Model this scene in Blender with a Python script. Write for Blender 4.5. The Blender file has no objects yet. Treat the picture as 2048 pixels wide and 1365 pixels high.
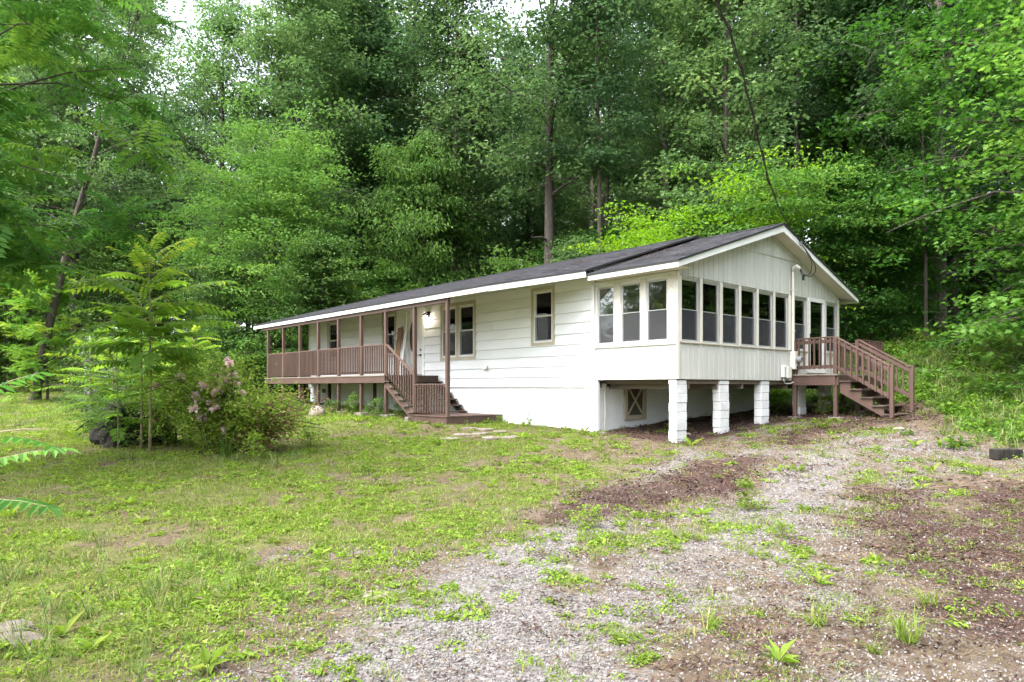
import bpy, bmesh, math, random
import numpy as np
from mathutils import Vector, Matrix

R = math.radians
rng = np.random.default_rng(7)
random.seed(7)
scene = bpy.context.scene
col = scene.collection

# ------------------------------------------------------------------ camera
CAM = np.array([8.7505, -12.5828, 1.5])
RZ = R(48.3621)
FPX, CXP, HZP = 1365.54, 1024.0, 775.0          # lens and horizon measured on the 2048 px wide photograph
cam_data = bpy.data.cameras.new('camera')
cam_data.sensor_width = 36.0
cam_data.lens = FPX / 2048.0 * 36.0
cam_data.shift_y = (HZP - 682.5) / 2048.0
cam_data.clip_start = 0.05
cam_data.clip_end = 2000.0
camera = bpy.data.objects.new('camera', cam_data)
camera.location = CAM
camera.rotation_euler = (R(90), 0, RZ)
col.objects.link(camera)
scene.camera = camera

# ------------------------------------------------------------------ world and sun (bright overcast)
SUN_EL, SUN_AZ = R(58), R(188)                  # azimuth clockwise from +Y
world = bpy.data.worlds.new('World')
scene.world = world
world.use_nodes = True
wn = world.node_tree.nodes
wl = world.node_tree.links
bg = wn['Background']
sky = wn.new('ShaderNodeTexSky')
sky.sky_type = 'NISHITA'
sky.sun_disc = False
sky.sun_elevation = SUN_EL
sky.sun_rotation = SUN_AZ
sky.air_density = 1.0
sky.dust_density = 4.0
sky.ozone_density = 1.0
hs = wn.new('ShaderNodeHueSaturation')
hs.inputs['Saturation'].default_value = 0.38     # cloud cover: nearly colourless sky
wl.new(sky.outputs[0], hs.inputs['Color'])
wl.new(hs.outputs[0], bg.inputs['Color'])
bg.inputs['Strength'].default_value = 0.15

sun_data = bpy.data.lights.new('sun', 'SUN')
sun_data.energy = 0.9
sun_data.angle = R(60)
sun_data.color = (1.0, 0.985, 0.965)
sun = bpy.data.objects.new('sun', sun_data)
sd = Vector((math.sin(SUN_AZ) * math.cos(SUN_EL), math.cos(SUN_AZ) * math.cos(SUN_EL), math.sin(SUN_EL)))
sun.rotation_euler = sd.to_track_quat('Z', 'Y').to_euler()
sun.location = (0, -20, 30)
col.objects.link(sun)

vs = scene.view_settings
vs.view_transform = 'Standard'
vs.look = 'None'
vs.gamma = 1.0
vs.exposure = 2.55
vs.use_curve_mapping = False
scene.cycles.max_bounces = 5
scene.cycles.diffuse_bounces = 2
scene.cycles.glossy_bounces = 2
scene.cycles.transmission_bounces = 4
scene.cycles.transparent_max_bounces = 10
scene.cycles.caustics_reflective = False
scene.cycles.caustics_refractive = False
scene.cycles.use_denoising = True
scene.cycles.use_adaptive_sampling = True
scene.cycles.adaptive_threshold = 0.02

# ------------------------------------------------------------------ measuring helpers
FW = np.array([-math.sin(RZ), math.cos(RZ)])
RT = np.array([math.cos(RZ), math.sin(RZ)])


def at(u, v, d):
    """world point for a measured direction (photo pixels) at a measured depth"""
    p = CAM[:2] + (FW + RT * (u - CXP) / FPX) * d
    return np.array([p[0], p[1], CAM[2] + (HZP - v) / FPX * d])


def view(x, y):
    q0, q1 = x - CAM[0], y - CAM[1]
    d = q0 * FW[0] + q1 * FW[1]
    r = q0 * RT[0] + q1 * RT[1]
    return CXP + FPX * r / np.where(np.abs(d) < 1e-3, 1e-3, d), d


# ------------------------------------------------------------------ value noise
NT = np.random.default_rng(3).random((256, 256))


def vnoise(x, y, s=1.0, o=0):
    x = np.asarray(x, float) * s + 17.3 * o
    y = np.asarray(y, float) * s + 9.7 * o
    xi, yi = np.floor(x).astype(int), np.floor(y).astype(int)
    fx, fy = x - xi, y - yi
    fx, fy = fx * fx * (3 - 2 * fx), fy * fy * (3 - 2 * fy)
    a, b = NT[xi & 255, yi & 255], NT[(xi + 1) & 255, yi & 255]
    c, d = NT[xi & 255, (yi + 1) & 255], NT[(xi + 1) & 255, (yi + 1) & 255]
    return (a * (1 - fx) + b * fx) * (1 - fy) + (c * (1 - fx) + d * fx) * fy


def fbm(x, y, s=1.0, oc=4, o=0):
    t, a, n = 0.0, 0.5, 0.0
    for k in range(oc):
        t = t + a * vnoise(x, y, s * 2 ** k, o + 3 * k)
        n += a
        a *= 0.5
    return t / n


# ------------------------------------------------------------------ materials
def new_mat(name):
    m = bpy.data.materials.new(name)
    m.use_nodes = True
    nt = m.node_tree
    for n in list(nt.nodes):
        nt.nodes.remove(n)
    out = nt.nodes.new('ShaderNodeOutputMaterial')
    return m, nt, out


def N(nt, kind, **kw):
    n = nt.nodes.new(kind)
    for k, v in kw.items():
        if k in n.inputs:
            n.inputs[k].default_value = v
        else:
            setattr(n, k, v)
    return n


def rgba(c):
    return (c[0], c[1], c[2], 1.0)


def paint(name, c, c2=None, rough=0.6, scale=3.0, detail=6.0, bump=0.15, bscale=60.0, spec=0.35, stretch=(1, 1, 1), metallic=0.0, dist=0.004):
    m, nt, out = new_mat(name)
    p = N(nt, 'ShaderNodeBsdfPrincipled')
    p.inputs['Roughness'].default_value = rough
    p.inputs['Specular IOR Level'].default_value = spec
    p.inputs['Metallic'].default_value = metallic
    g = N(nt, 'ShaderNodeNewGeometry')
    mp = N(nt, 'ShaderNodeMapping')
    mp.inputs['Scale'].default_value = stretch
    nt.links.new(g.outputs['Position'], mp.inputs['Vector'])
    nz = N(nt, 'ShaderNodeTexNoise', Scale=scale, Detail=detail, Roughness=0.65)
    nt.links.new(mp.outputs[0], nz.inputs['Vector'])
    cr = N(nt, 'ShaderNodeValToRGB')
    cr.color_ramp.elements[0].position = 0.32
    cr.color_ramp.elements[1].position = 0.7
    c2 = c2 if c2 is not None else tuple(x * 0.86 for x in c)
    cr.color_ramp.elements[0].color = rgba(c2)
    cr.color_ramp.elements[1].color = rgba(c)
    nt.links.new(nz.outputs['Fac'], cr.inputs['Fac'])
    oi = N(nt, 'ShaderNodeObjectInfo')
    hv = N(nt, 'ShaderNodeHueSaturation')
    mr = N(nt, 'ShaderNodeMapRange')
    mr.inputs['To Min'].default_value = 0.94
    mr.inputs['To Max'].default_value = 1.05
    nt.links.new(oi.outputs['Random'], mr.inputs['Value'])
    nt.links.new(mr.outputs[0], hv.inputs['Value'])
    nt.links.new(cr.outputs[0], hv.inputs['Color'])
    nt.links.new(hv.outputs[0], p.inputs['Base Color'])
    if bump:
        nb = N(nt, 'ShaderNodeTexNoise', Scale=bscale, Detail=4.0)
        nt.links.new(mp.outputs[0], nb.inputs['Vector'])
        b = N(nt, 'ShaderNodeBump', Strength=bump, Distance=dist)
        nt.links.new(nb.outputs['Fac'], b.inputs['Height'])
        nt.links.new(b.outputs[0], p.inputs['Normal'])
    nt.links.new(p.outputs[0], out.inputs['Surface'])
    return m


def leaf_mat(name, c1, c2, c3=None, trans=0.3, rough=0.5, vary=0.18):
    """leaves: colour differs leaf by leaf (face attribute rnd) and plant by plant"""
    m, nt, out = new_mat(name)
    at_ = N(nt, 'ShaderNodeAttribute', attribute_name='rnd')
    cr = N(nt, 'ShaderNodeValToRGB')
    e = cr.color_ramp.elements
    e[0].color, e[1].color = rgba(c1), rgba(c2)
    e[0].position, e[1].position = 0.1, 0.8
    if c3 is not None:
        x = e.new(0.97)
        x.color = rgba(c3)
    nt.links.new(at_.outputs['Fac'], cr.inputs['Fac'])
    oi = N(nt, 'ShaderNodeObjectInfo')
    mr = N(nt, 'ShaderNodeMapRange')
    mr.inputs['To Min'].default_value = 1 - vary
    mr.inputs['To Max'].default_value = 1 + vary
    nt.links.new(oi.outputs['Random'], mr.inputs['Value'])
    hv = N(nt, 'ShaderNodeHueSaturation')
    nt.links.new(mr.outputs[0], hv.inputs['Value'])
    nt.links.new(cr.outputs[0], hv.inputs['Color'])
    p = N(nt, 'ShaderNodeBsdfPrincipled')
    p.inputs['Roughness'].default_value = rough + .1
    p.inputs['Specular IOR Level'].default_value = 0.18
    tr = N(nt, 'ShaderNodeBsdfTranslucent')
    hv2 = N(nt, 'ShaderNodeHueSaturation', Hue=0.495, Saturation=1.08, Value=1.7)
    nt.links.new(hv.outputs[0], hv2.inputs['Color'])
    nt.links.new(hv2.outputs[0], tr.inputs['Color'])
    nt.links.new(hv.outputs[0], p.inputs['Base Color'])
    mx = N(nt, 'ShaderNodeMixShader')
    mx.inputs[0].default_value = trans
    nt.links.new(p.outputs[0], mx.inputs[1])
    nt.links.new(tr.outputs[0], mx.inputs[2])
    nt.links.new(mx.outputs[0], out.inputs['Surface'])
    return m


def glass_mat(name, tint=(0.93, 0.95, 0.94)):
    m, nt, out = new_mat(name)
    t = N(nt, 'ShaderNodeBsdfTransparent')
    t.inputs['Color'].default_value = rgba(tint)
    g = N(nt, 'ShaderNodeBsdfGlossy')
    g.inputs['Roughness'].default_value = 0.015
    g.inputs['Color'].default_value = (0.95, 0.97, 1, 1)
    f = N(nt, 'ShaderNodeFresnel')
    f.inputs['IOR'].default_value = 1.45
    geo = N(nt, 'ShaderNodeNewGeometry')
    nz = N(nt, 'ShaderNodeTexNoise', Scale=1.3, Detail=1.0)
    nt.links.new(geo.outputs['Position'], nz.inputs['Vector'])
    b = N(nt, 'ShaderNodeBump', Strength=0.05, Distance=0.02)
    nt.links.new(nz.outputs['Fac'], b.inputs['Height'])
    nt.links.new(b.outputs[0], g.inputs['Normal'])
    mx = N(nt, 'ShaderNodeMixShader')
    nt.links.new(f.outputs[0], mx.inputs[0])
    nt.links.new(t.outputs[0], mx.inputs[1])
    nt.links.new(g.outputs[0], mx.inputs[2])
    nt.links.new(mx.outputs[0], out.inputs['Surface'])
    return m


def screen_mat(name):
    m, nt, out = new_mat(name)
    t = N(nt, 'ShaderNodeBsdfTransparent')
    d = N(nt, 'ShaderNodeBsdfDiffuse')
    d.inputs['Color'].default_value = (0.09, 0.09, 0.1, 1)
    mx = N(nt, 'ShaderNodeMixShader')
    mx.inputs[0].default_value = 0.45
    nt.links.new(t.outputs[0], mx.inputs[1])
    nt.links.new(d.outputs[0], mx.inputs[2])
    nt.links.new(mx.outputs[0], out.inputs['Surface'])
    return m


def emit_mat(name, c, s):
    m, nt, out = new_mat(name)
    e = N(nt, 'ShaderNodeEmission')
    e.inputs['Color'].default_value = rgba(c)
    e.inputs['Strength'].default_value = s
    nt.links.new(e.outputs[0], out.inputs['Surface'])
    return m


def masonry(name, c, c2, bump=0.5):
    """painted block wall: joints as fine relief only"""
    m, nt, out = new_mat(name)
    p = N(nt, 'ShaderNodeBsdfPrincipled', Roughness=0.75)
    g = N(nt, 'ShaderNodeNewGeometry')
    sp = N(nt, 'ShaderNodeSeparateXYZ')
    nt.links.new(g.outputs['Position'], sp.inputs[0])
    ad = N(nt, 'ShaderNodeMath', operation='ADD')
    nt.links.new(sp.outputs[0], ad.inputs[0])
    nt.links.new(sp.outputs[1], ad.inputs[1])
    cb = N(nt, 'ShaderNodeCombineXYZ')
    nt.links.new(ad.outputs[0], cb.inputs[0])
    nt.links.new(sp.outputs[2], cb.inputs[1])
    br = N(nt, 'ShaderNodeTexBrick')
    br.inputs['Scale'].default_value = 1.0
    br.inputs['Brick Width'].default_value = 0.406
    br.inputs['Row Height'].default_value = 0.203
    br.inputs['Mortar Size'].default_value = 0.006
    br.inputs['Mortar Smooth'].default_value = 0.4
    nt.links.new(cb.outputs[0], br.inputs['Vector'])
    nz = N(nt, 'ShaderNodeTexNoise', Scale=2.5, Detail=8.0, Roughness=0.7)
    nt.links.new(g.outputs['Position'], nz.inputs['Vector'])
    cr = N(nt, 'ShaderNodeValToRGB')
    cr.color_ramp.elements[0].position = 0.3
    cr.color_ramp.elements[1].position = 0.62
    cr.color_ramp.elements[0].color = rgba(c2)
    cr.color_ramp.elements[1].color = rgba(c)
    nt.links.new(nz.outputs['Fac'], cr.inputs['Fac'])
    nt.links.new(cr.outputs[0], p.inputs['Base Color'])
    nb = N(nt, 'ShaderNodeTexNoise', Scale=45.0, Detail=5.0)
    nt.links.new(g.outputs['Position'], nb.inputs['Vector'])
    mm = N(nt, 'ShaderNodeMath', operation='MULTIPLY_ADD')
    mm.inputs[1].default_value = -1.0
    nt.links.new(br.outputs['Fac'], mm.inputs[0])
    ms = N(nt, 'ShaderNodeMath', operation='MULTIPLY')
    ms.inputs[1].default_value = 0.45
    nt.links.new(nb.outputs['Fac'], ms.inputs[0])
    nt.links.new(ms.outputs[0], mm.inputs[2])
    b = N(nt, 'ShaderNodeBump', Strength=bump, Distance=0.006)
    nt.links.new(mm.outputs[0], b.inputs['Height'])
    nt.links.new(b.outputs[0], p.inputs['Normal'])
    nt.links.new(p.outputs[0], out.inputs['Surface'])
    return m


def shingle_mat(name):
    m, nt, out = new_mat(name)
    p = N(nt, 'ShaderNodeBsdfPrincipled', Roughness=0.9)
    p.inputs['Specular IOR Level'].default_value = 0.06
    g = N(nt, 'ShaderNodeNewGeometry')
    br = N(nt, 'ShaderNodeTexBrick')
    br.inputs['Scale'].default_value = 1.0
    br.inputs['Brick Width'].default_value = 0.22
    br.inputs['Row Height'].default_value = 0.135
    br.inputs['Mortar Size'].default_value = 0.008
    br.inputs['Bias'].default_value = 0.0
    br.offset = 0.37
    br.squash = 0.7
    br.inputs['Color1'].default_value = (0.014, 0.014, 0.016, 1)
    br.inputs['Color2'].default_value = (0.058, 0.058, 0.064, 1)
    br.inputs['Mortar'].default_value = (0.010, 0.010, 0.012, 1)
    nt.links.new(g.outputs['Position'], br.inputs['Vector'])
    nz = N(nt, 'ShaderNodeTexNoise', Scale=1.1, Detail=6.0)
    nt.links.new(g.outputs['Position'], nz.inputs['Vector'])
    mx = N(nt, 'ShaderNodeMix', data_type='RGBA')
    mx.inputs[0].default_value = 0.35
    cr = N(nt, 'ShaderNodeValToRGB')
    cr.color_ramp.elements[0].position = 0.35
    cr.color_ramp.elements[1].position = 0.65
    cr.color_ramp.elements[0].color = (0.017, 0.017, 0.019, 1)
    cr.color_ramp.elements[1].color = (0.046, 0.046, 0.051, 1)
    nt.links.new(nz.outputs['Fac'], cr.inputs['Fac'])
    nt.links.new(br.outputs['Color'], mx.inputs[6])
    nt.links.new(cr.outputs[0], mx.inputs[7])
    nt.links.new(mx.outputs[2], p.inputs['Base Color'])
    nb = N(nt, 'ShaderNodeTexNoise', Scale=160.0, Detail=2.0)
    nt.links.new(g.outputs['Position'], nb.inputs['Vector'])
    b = N(nt, 'ShaderNodeBump', Strength=0.5, Distance=0.01)
    nt.links.new(nb.outputs['Fac'], b.inputs['Height'])
    nt.links.new(b.outputs[0], p.inputs['Normal'])
    nt.links.new(p.outputs[0], out.inputs['Surface'])
    return m


M = {}
M['white'] = paint('white_siding_paint', (0.82, 0.835, 0.85), (0.76, 0.775, 0.785), 0.55, 1.2, 8, 0.12, 30, stretch=(0.4, 1, 3))
M['panel'] = paint('white_panel_paint', (0.82, 0.835, 0.85), (0.77, 0.785, 0.80), 0.5, 1.5, 6, 0.06, 40)
M['plank'] = paint('shaded_cream_plank_paint', (0.56, 0.56, 0.52), (0.49, 0.49, 0.45), 0.6, 2.0, 8, 0.2, 35, stretch=(1, 1, 0.25))  # house paint darkened: the dimmer gable side's shade is in this colour
M['trim'] = paint('tan_trim_paint', (0.50, 0.44, 0.35), (0.42, 0.37, 0.29), 0.55)
M['corner'] = paint('pale_trim_paint', (0.70, 0.67, 0.60), (0.62, 0.59, 0.52), 0.55)
M['vinyl'] = paint('white_vinyl', (0.80, 0.80, 0.79), (0.76, 0.76, 0.75), 0.35, bump=0.0)
M['alu'] = paint('grey_aluminium', (0.58, 0.58, 0.56), (0.46, 0.46, 0.45), 0.4, 8, bump=0.05, metallic=0.3)
M['fascia'] = paint('white_fascia', (0.80, 0.80, 0.78), (0.72, 0.72, 0.69), 0.45, 1.0, 8, 0.05)
M['soffit'] = paint('soffit_paint', (0.70, 0.67, 0.58), (0.63, 0.6, 0.51), 0.6)
M['block'] = masonry('painted_block_wall', (0.82, 0.83, 0.85), (0.74, 0.75, 0.77))
M['pierblock'] = paint('painted_pier_block', (0.80, 0.81, 0.82), (0.62, 0.62, 0.62), 0.8, 4, 10, 0.6, 45, dist=0.006)
M['brown'] = paint('brown_stain', (0.118, 0.073, 0.058), (0.080, 0.048, 0.038), 0.6, 2.2, 8, 0.25, 40, stretch=(1, 1, 0.3))
M['brown2'] = paint('worn_brown_stain', (0.11, 0.075, 0.06), (0.06, 0.042, 0.034), 0.7, 3, 8, 0.3, 40)
M['greywood'] = paint('weathered_deck_wood', (0.27, 0.235, 0.195), (0.16, 0.125, 0.095), 0.85, 5, 8, 0.4, 50, stretch=(0.3, 1, 1))
M['concrete'] = paint('concrete', (0.24, 0.22, 0.19), (0.15, 0.13, 0.11), 0.9, 6, 8, 0.5, 60)
M['shingle'] = shingle_mat('asphalt_shingle')
M['dripedge'] = paint('black_drip_edge', (0.025, 0.025, 0.028), None, 0.6)
M['glass'] = glass_mat('window_glass')
M['screen'] = screen_mat('insect_screen')
M['interior'] = paint('interior_wall', (0.66, 0.64, 0.59), (0.58, 0.56, 0.52), 0.8)
M['intdark'] = paint('interior_floor', (0.17, 0.14, 0.11), None, 0.7)
M['jamb'] = paint('jamb_paint', (0.60, 0.60, 0.58), None, 0.5)
M['door'] = paint('door_paint', (0.74, 0.76, 0.75), (0.68, 0.7, 0.69), 0.4, bump=0.03)
M['black'] = paint('black_metal', (0.02, 0.02, 0.022), None, 0.4)
M['steel'] = paint('galvanised_steel', (0.42, 0.43, 0.44), (0.3, 0.31, 0.32), 0.45, 12, metallic=0.5)
M['pvc'] = paint('painted_conduit', (0.72, 0.70, 0.62), None, 0.5, bump=0.03)
M['cable'] = paint('black_cable', (0.03, 0.03, 0.028), None, 0.6)
M['bulb'] = emit_mat('lit_bulb', (1.0, 0.86, 0.68), 12.0)
M['ceil_lamp'] = emit_mat('lit_ceiling_disc', (1.0, 0.93, 0.85), 9.0)
M['mesh_dark'] = paint('rusty_mesh', (0.10, 0.085, 0.07), (0.06, 0.05, 0.04), 0.8)
M['bark'] = paint('tree_bark', (0.085, 0.070, 0.057), (0.034, 0.028, 0.023), 0.95, 9, 10, 1.0, 22, stretch=(1, 1, 0.22), dist=0.03)
M['bark_pale'] = paint('pale_bark', (0.26, 0.225, 0.19), (0.13, 0.11, 0.092), 0.95, 7, 10, 1.0, 20, stretch=(1, 1, 0.25), dist=0.03)
M['bark_tan'] = paint('sapling_bark', (0.30, 0.25, 0.16), (0.18, 0.15, 0.09), 0.8, 12)
M['stone'] = paint('field_stone', (0.155, 0.132, 0.115), (0.085, 0.07, 0.06), 0.9, 7, 10, 0.7, 30, dist=0.01)
M['stone_pale'] = paint('pale_stone', (0.28, 0.235, 0.20), (0.17, 0.14, 0.118), 0.9, 9, 10, 0.6, 40, dist=0.008)
M['stump'] = paint('rotten_wood', (0.034, 0.029, 0.025), (0.012, 0.011, 0.010), 0.95, 6, 10, 1.0, 14, stretch=(1, 1, 0.3), dist=0.05)
M['shed'] = paint('weathered_panel', (0.36, 0.36, 0.37), (0.25, 0.25, 0.26), 0.8, 2.0)
M['board'] = paint('raw_board', (0.30, 0.17, 0.10), (0.22, 0.12, 0.07), 0.7)
M['petal'] = leaf_mat('rose_petal', (0.60, 0.40, 0.42), (0.70, 0.55, 0.55), (0.75, 0.66, 0.63), 0.35)
M['gravel'] = leaf_mat('gravel_stone', (0.14, 0.13, 0.124), (0.235, 0.222, 0.214), (0.31, 0.296, 0.286), 0.0, 0.9, 0.3)
M['chip'] = leaf_mat('bark_chip', (0.034, 0.018, 0.015), (0.078, 0.045, 0.037), (0.14, 0.098, 0.08), 0.0, 0.9, 0.4)
M['straw'] = leaf_mat('pine_straw', (0.05, 0.028, 0.016), (0.12, 0.06, 0.034), None, 0.0, 0.9, 0.3)
# foliage
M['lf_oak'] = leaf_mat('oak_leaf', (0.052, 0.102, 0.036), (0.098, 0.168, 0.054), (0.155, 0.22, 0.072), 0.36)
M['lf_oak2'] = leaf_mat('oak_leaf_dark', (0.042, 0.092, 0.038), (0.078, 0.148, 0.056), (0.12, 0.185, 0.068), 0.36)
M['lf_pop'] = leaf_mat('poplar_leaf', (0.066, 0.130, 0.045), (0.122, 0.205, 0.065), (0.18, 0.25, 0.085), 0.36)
M['lf_maple'] = leaf_mat('shaded_maple_leaf', (0.027, 0.088, 0.014), (0.058, 0.14, 0.024), (0.105, 0.19, 0.036), 0.36)  # darkened so the right slope's deep shade sits in the leaf colour
M['lf_dog'] = leaf_mat('dogwood_leaf', (0.105, 0.215, 0.018), (0.17, 0.30, 0.03), (0.23, 0.35, 0.04), 0.45)
M['lf_mimosa'] = leaf_mat('feathery_leaf', (0.072, 0.16, 0.036), (0.13, 0.24, 0.048), (0.19, 0.29, 0.058), 0.4)
M['lf_ail'] = leaf_mat('heaven_leaflet', (0.080, 0.18, 0.028), (0.15, 0.265, 0.038), (0.25, 0.32, 0.045), 0.5, 0.4)
M['lf_pine'] = leaf_mat('pine_needle', (0.028, 0.052, 0.028), (0.05, 0.078, 0.036), (0.08, 0.09, 0.05), 0.1)
M['lf_shrub'] = leaf_mat('shrub_leaf', (0.045, 0.105, 0.024), (0.09, 0.17, 0.036), (0.15, 0.21, 0.045))
M['lf_rose'] = leaf_mat('rose_leaf', (0.12, 0.20, 0.03), (0.20, 0.29, 0.05), (0.33, 0.33, 0.09), 0.42)
M['lf_dry'] = leaf_mat('dry_leaf', (0.16, 0.08, 0.045), (0.3, 0.19, 0.11), (0.36, 0.27, 0.16), 0.2)
M['grass'] = leaf_mat('grass_blade', (0.115, 0.175, 0.030), (0.195, 0.265, 0.050), (0.36, 0.32, 0.13), 0.4, 0.5, 0.28)
M['grass_tall'] = leaf_mat('tall_grass_blade', (0.07, 0.12, 0.03), (0.13, 0.19, 0.045), (0.25, 0.22, 0.11), 0.35, 0.5, 0.2)
M['clover'] = leaf_mat('ground_weed_leaf', (0.12, 0.20, 0.024), (0.19, 0.285, 0.040), (0.27, 0.32, 0.08), 0.4, 0.5, 0.28)
M['cover'] = leaf_mat('hillside_cover_leaf', (0.050, 0.120, 0.014), (0.110, 0.205, 0.026), (0.18, 0.26, 0.04), 0.4, 0.5, 0.4)
M['lf_bright'] = leaf_mat('bright_maple_leaf', (0.062, 0.150, 0.026), (0.110, 0.220, 0.040), (0.17, 0.27, 0.055), 0.38)
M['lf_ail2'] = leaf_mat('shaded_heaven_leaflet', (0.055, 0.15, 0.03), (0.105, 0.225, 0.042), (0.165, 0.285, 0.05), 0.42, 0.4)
M['thatch'] = leaf_mat('dead_grass', (0.12, 0.085, 0.04), (0.23, 0.185, 0.09), (0.34, 0.28, 0.16), 0.1, 0.9, 0.3)

# ------------------------------------------------------------------ object helpers
ORI = {}


def tag(o, label=None, cat=None, group=None, kind=None):
    if label:
        o['label'] = label
    if cat:
        o['category'] = cat
    if group:
        o['group'] = group
    if kind:
        o['kind'] = kind
    return o


def thing(name, loc, label, cat, group=None):
    o = bpy.data.objects.new(name, None)
    o.empty_display_size = 0.2
    o.location = loc
    col.objects.link(o)
    ORI[o.name] = Vector(loc)
    return tag(o, label, cat, group)


def link(name, me, parent=None, loc=(0, 0, 0), rot=None, scl=None):
    """loc is in world space"""
    o = bpy.data.objects.new(name, me)
    col.objects.link(o)
    loc = Vector(loc)
    ORI[o.name] = loc.copy()
    if parent is not None:
        o.parent = parent
        loc = loc - ORI[parent.name]
    o.location = loc
    if rot is not None:
        o.rotation_euler = rot
    if scl is not None:
        o.scale = (scl, scl, scl) if isinstance(scl, (int, float)) else scl
    return o


class MB:
    def __init__(self):
        self.v, self.f, self.m = [], [], []

    def add(self, vs, fs, mi=0):
        n = len(self.v)
        self.v += [tuple(map(float, p)) for p in vs]
        self.f += [tuple(n + i for i in q) for q in fs]
        self.m += [mi] * len(fs)
        return self

    def box(self, x0, x1, y0, y1, z0, z1, mi=0):
        vs = [(x0, y0, z0), (x1, y0, z0), (x1, y1, z0), (x0, y1, z0), (x0, y0, z1), (x1, y0, z1), (x1, y1, z1), (x0, y1, z1)]
        return self.add(vs, [(0, 3, 2, 1), (4, 5, 6, 7), (0, 1, 5, 4), (1, 2, 6, 5), (2, 3, 7, 6), (3, 0, 4, 7)], mi)

    def bar(self, p, q, w, h, up=(0, 0, 1), mi=0):
        p, q = Vector(p), Vector(q)
        d = (q - p).normalized()
        s = d.cross(Vector(up)).normalized()
        t = s.cross(d).normalized()
        vs = [c + s * a * w / 2 + t * b * h / 2 for c in (p, q) for a, b in ((-1, -1), (1, -1), (1, 1), (-1, 1))]
        return self.add(vs, [(0, 1, 2, 3), (7, 6, 5, 4), (0, 4, 5, 1), (1, 5, 6, 2), (2, 6, 7, 3), (3, 7, 4, 0)], mi)

    def prism(self, poly, axis, a, b, mi=0):
        """poly: 2-D outline on the other two axes, extruded from a to b along axis"""
        n = len(poly)

        def P(q, t):
            if axis == 0:
                return (t, q[0], q[1])
            if axis == 1:
                return (q[0], t, q[1])
            return (q[0], q[1], t)
        vs = [P(q, a) for q in poly] + [P(q, b) for q in poly]
        fs = [tuple(range(n))[::-1], tuple(range(n, 2 * n))] + [(i, (i + 1) % n, n + (i + 1) % n, n + i) for i in range(n)]
        return self.add(vs, fs, mi)

    def tube(self, pts, rad, sides=8, cap=True, mi=0):
        pts = [Vector(p) for p in pts]
        n = len(pts)
        rad = [rad] * n if isinstance(rad, (int, float)) else list(rad)
        vs, fs = [], []
        t0 = (pts[1] - pts[0]).normalized()
        ref = Vector((0, 0, 1)) if abs(t0.z) < 0.9 else Vector((1, 0, 0))
        s = t0.cross(ref).normalized()
        for i in range(n):
            t = (pts[min(i + 1, n - 1)] - pts[max(i - 1, 0)]).normalized()
            s = (s - t * s.dot(t)).normalized()
            b = t.cross(s)
            for k in range(sides):
                a = 2 * math.pi * k / sides
                vs.append(pts[i] + (s * math.cos(a) + b * math.sin(a)) * rad[i])
        for i in range(n - 1):
            for k in range(sides):
                k2 = (k + 1) % sides
                fs.append((i * sides + k, i * sides + k2, (i + 1) * sides + k2, (i + 1) * sides + k))
        if cap:
            fs.append(tuple(range(sides))[::-1])
            fs.append(tuple((n - 1) * sides + k for k in range(sides)))
        return self.add(vs, fs, mi)

    def mesh(self, name, mats, o=(0, 0, 0), smooth=False, fix=True):
        me = bpy.data.meshes.new(name)
        me.from_pydata([(p[0] - o[0], p[1] - o[1], p[2] - o[2]) for p in self.v], [], self.f)
        for m in (mats if isinstance(mats, (list, tuple)) else [mats]):
            me.materials.append(m)
        if any(self.m):
            me.polygons.foreach_set('material_index', self.m)
        if fix:
            b = bmesh.new()
            b.from_mesh(me)
            bmesh.ops.recalc_face_normals(b, faces=b.faces)
            b.to_mesh(me)
            b.free()
        if smooth:
            me.polygons.foreach_set('use_smooth', [True] * len(me.polygons))
        me.update()
        return me

    def build(self, name, mats, parent=None, smooth=False, bevel=0.0, at=None):
        o = at if at is not None else (ORI[parent.name] if parent is not None else (0, 0, 0))
        me = self.mesh(name, mats, o, smooth)
        if bevel:
            bevel_mesh(me, bevel)
        return link(name, me, parent, o)


def bevel_mesh(me, w):
    b = bmesh.new()
    b.from_mesh(me)
    bmesh.ops.bevel(b, geom=b.edges[:], offset=w, segments=1, affect='EDGES')
    b.to_mesh(me)
    b.free()


CACHE = {}


def cbox(dx, dy, dz, mat, bev=0.004):
    """chamfered box mesh centred at the origin, shared between alike pieces"""
    key = (round(dx, 3), round(dy, 3), round(dz, 3), mat.name, bev)
    if key not in CACHE:
        me = MB().box(-dx / 2, dx / 2, -dy / 2, dy / 2, -dz / 2, dz / 2).mesh('piece', mat)
        bevel_mesh(me, min(bev, 0.3 * min(dx, dy, dz)))
        CACHE[key] = me
    return CACHE[key]


def piece(name, parent, x0, x1, y0, y1, z0, z1, mat, bev=0.004):
    me = cbox(x1 - x0, y1 - y0, z1 - z0, mat, bev)
    return link(name, me, parent, ((x0 + x1) / 2, (y0 + y1) / 2, (z0 + z1) / 2))


def barpiece(name, parent, p, q, w, h, mat, up=(0, 0, 1), bev=0.004):
    mb = MB().bar(p, q, w, h, up)
    me = mb.mesh(name, mat, ORI[parent.name])
    if bev:
        bevel_mesh(me, min(bev, 0.3 * min(w, h)))
    return link(name, me, parent, ORI[parent.name])


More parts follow.
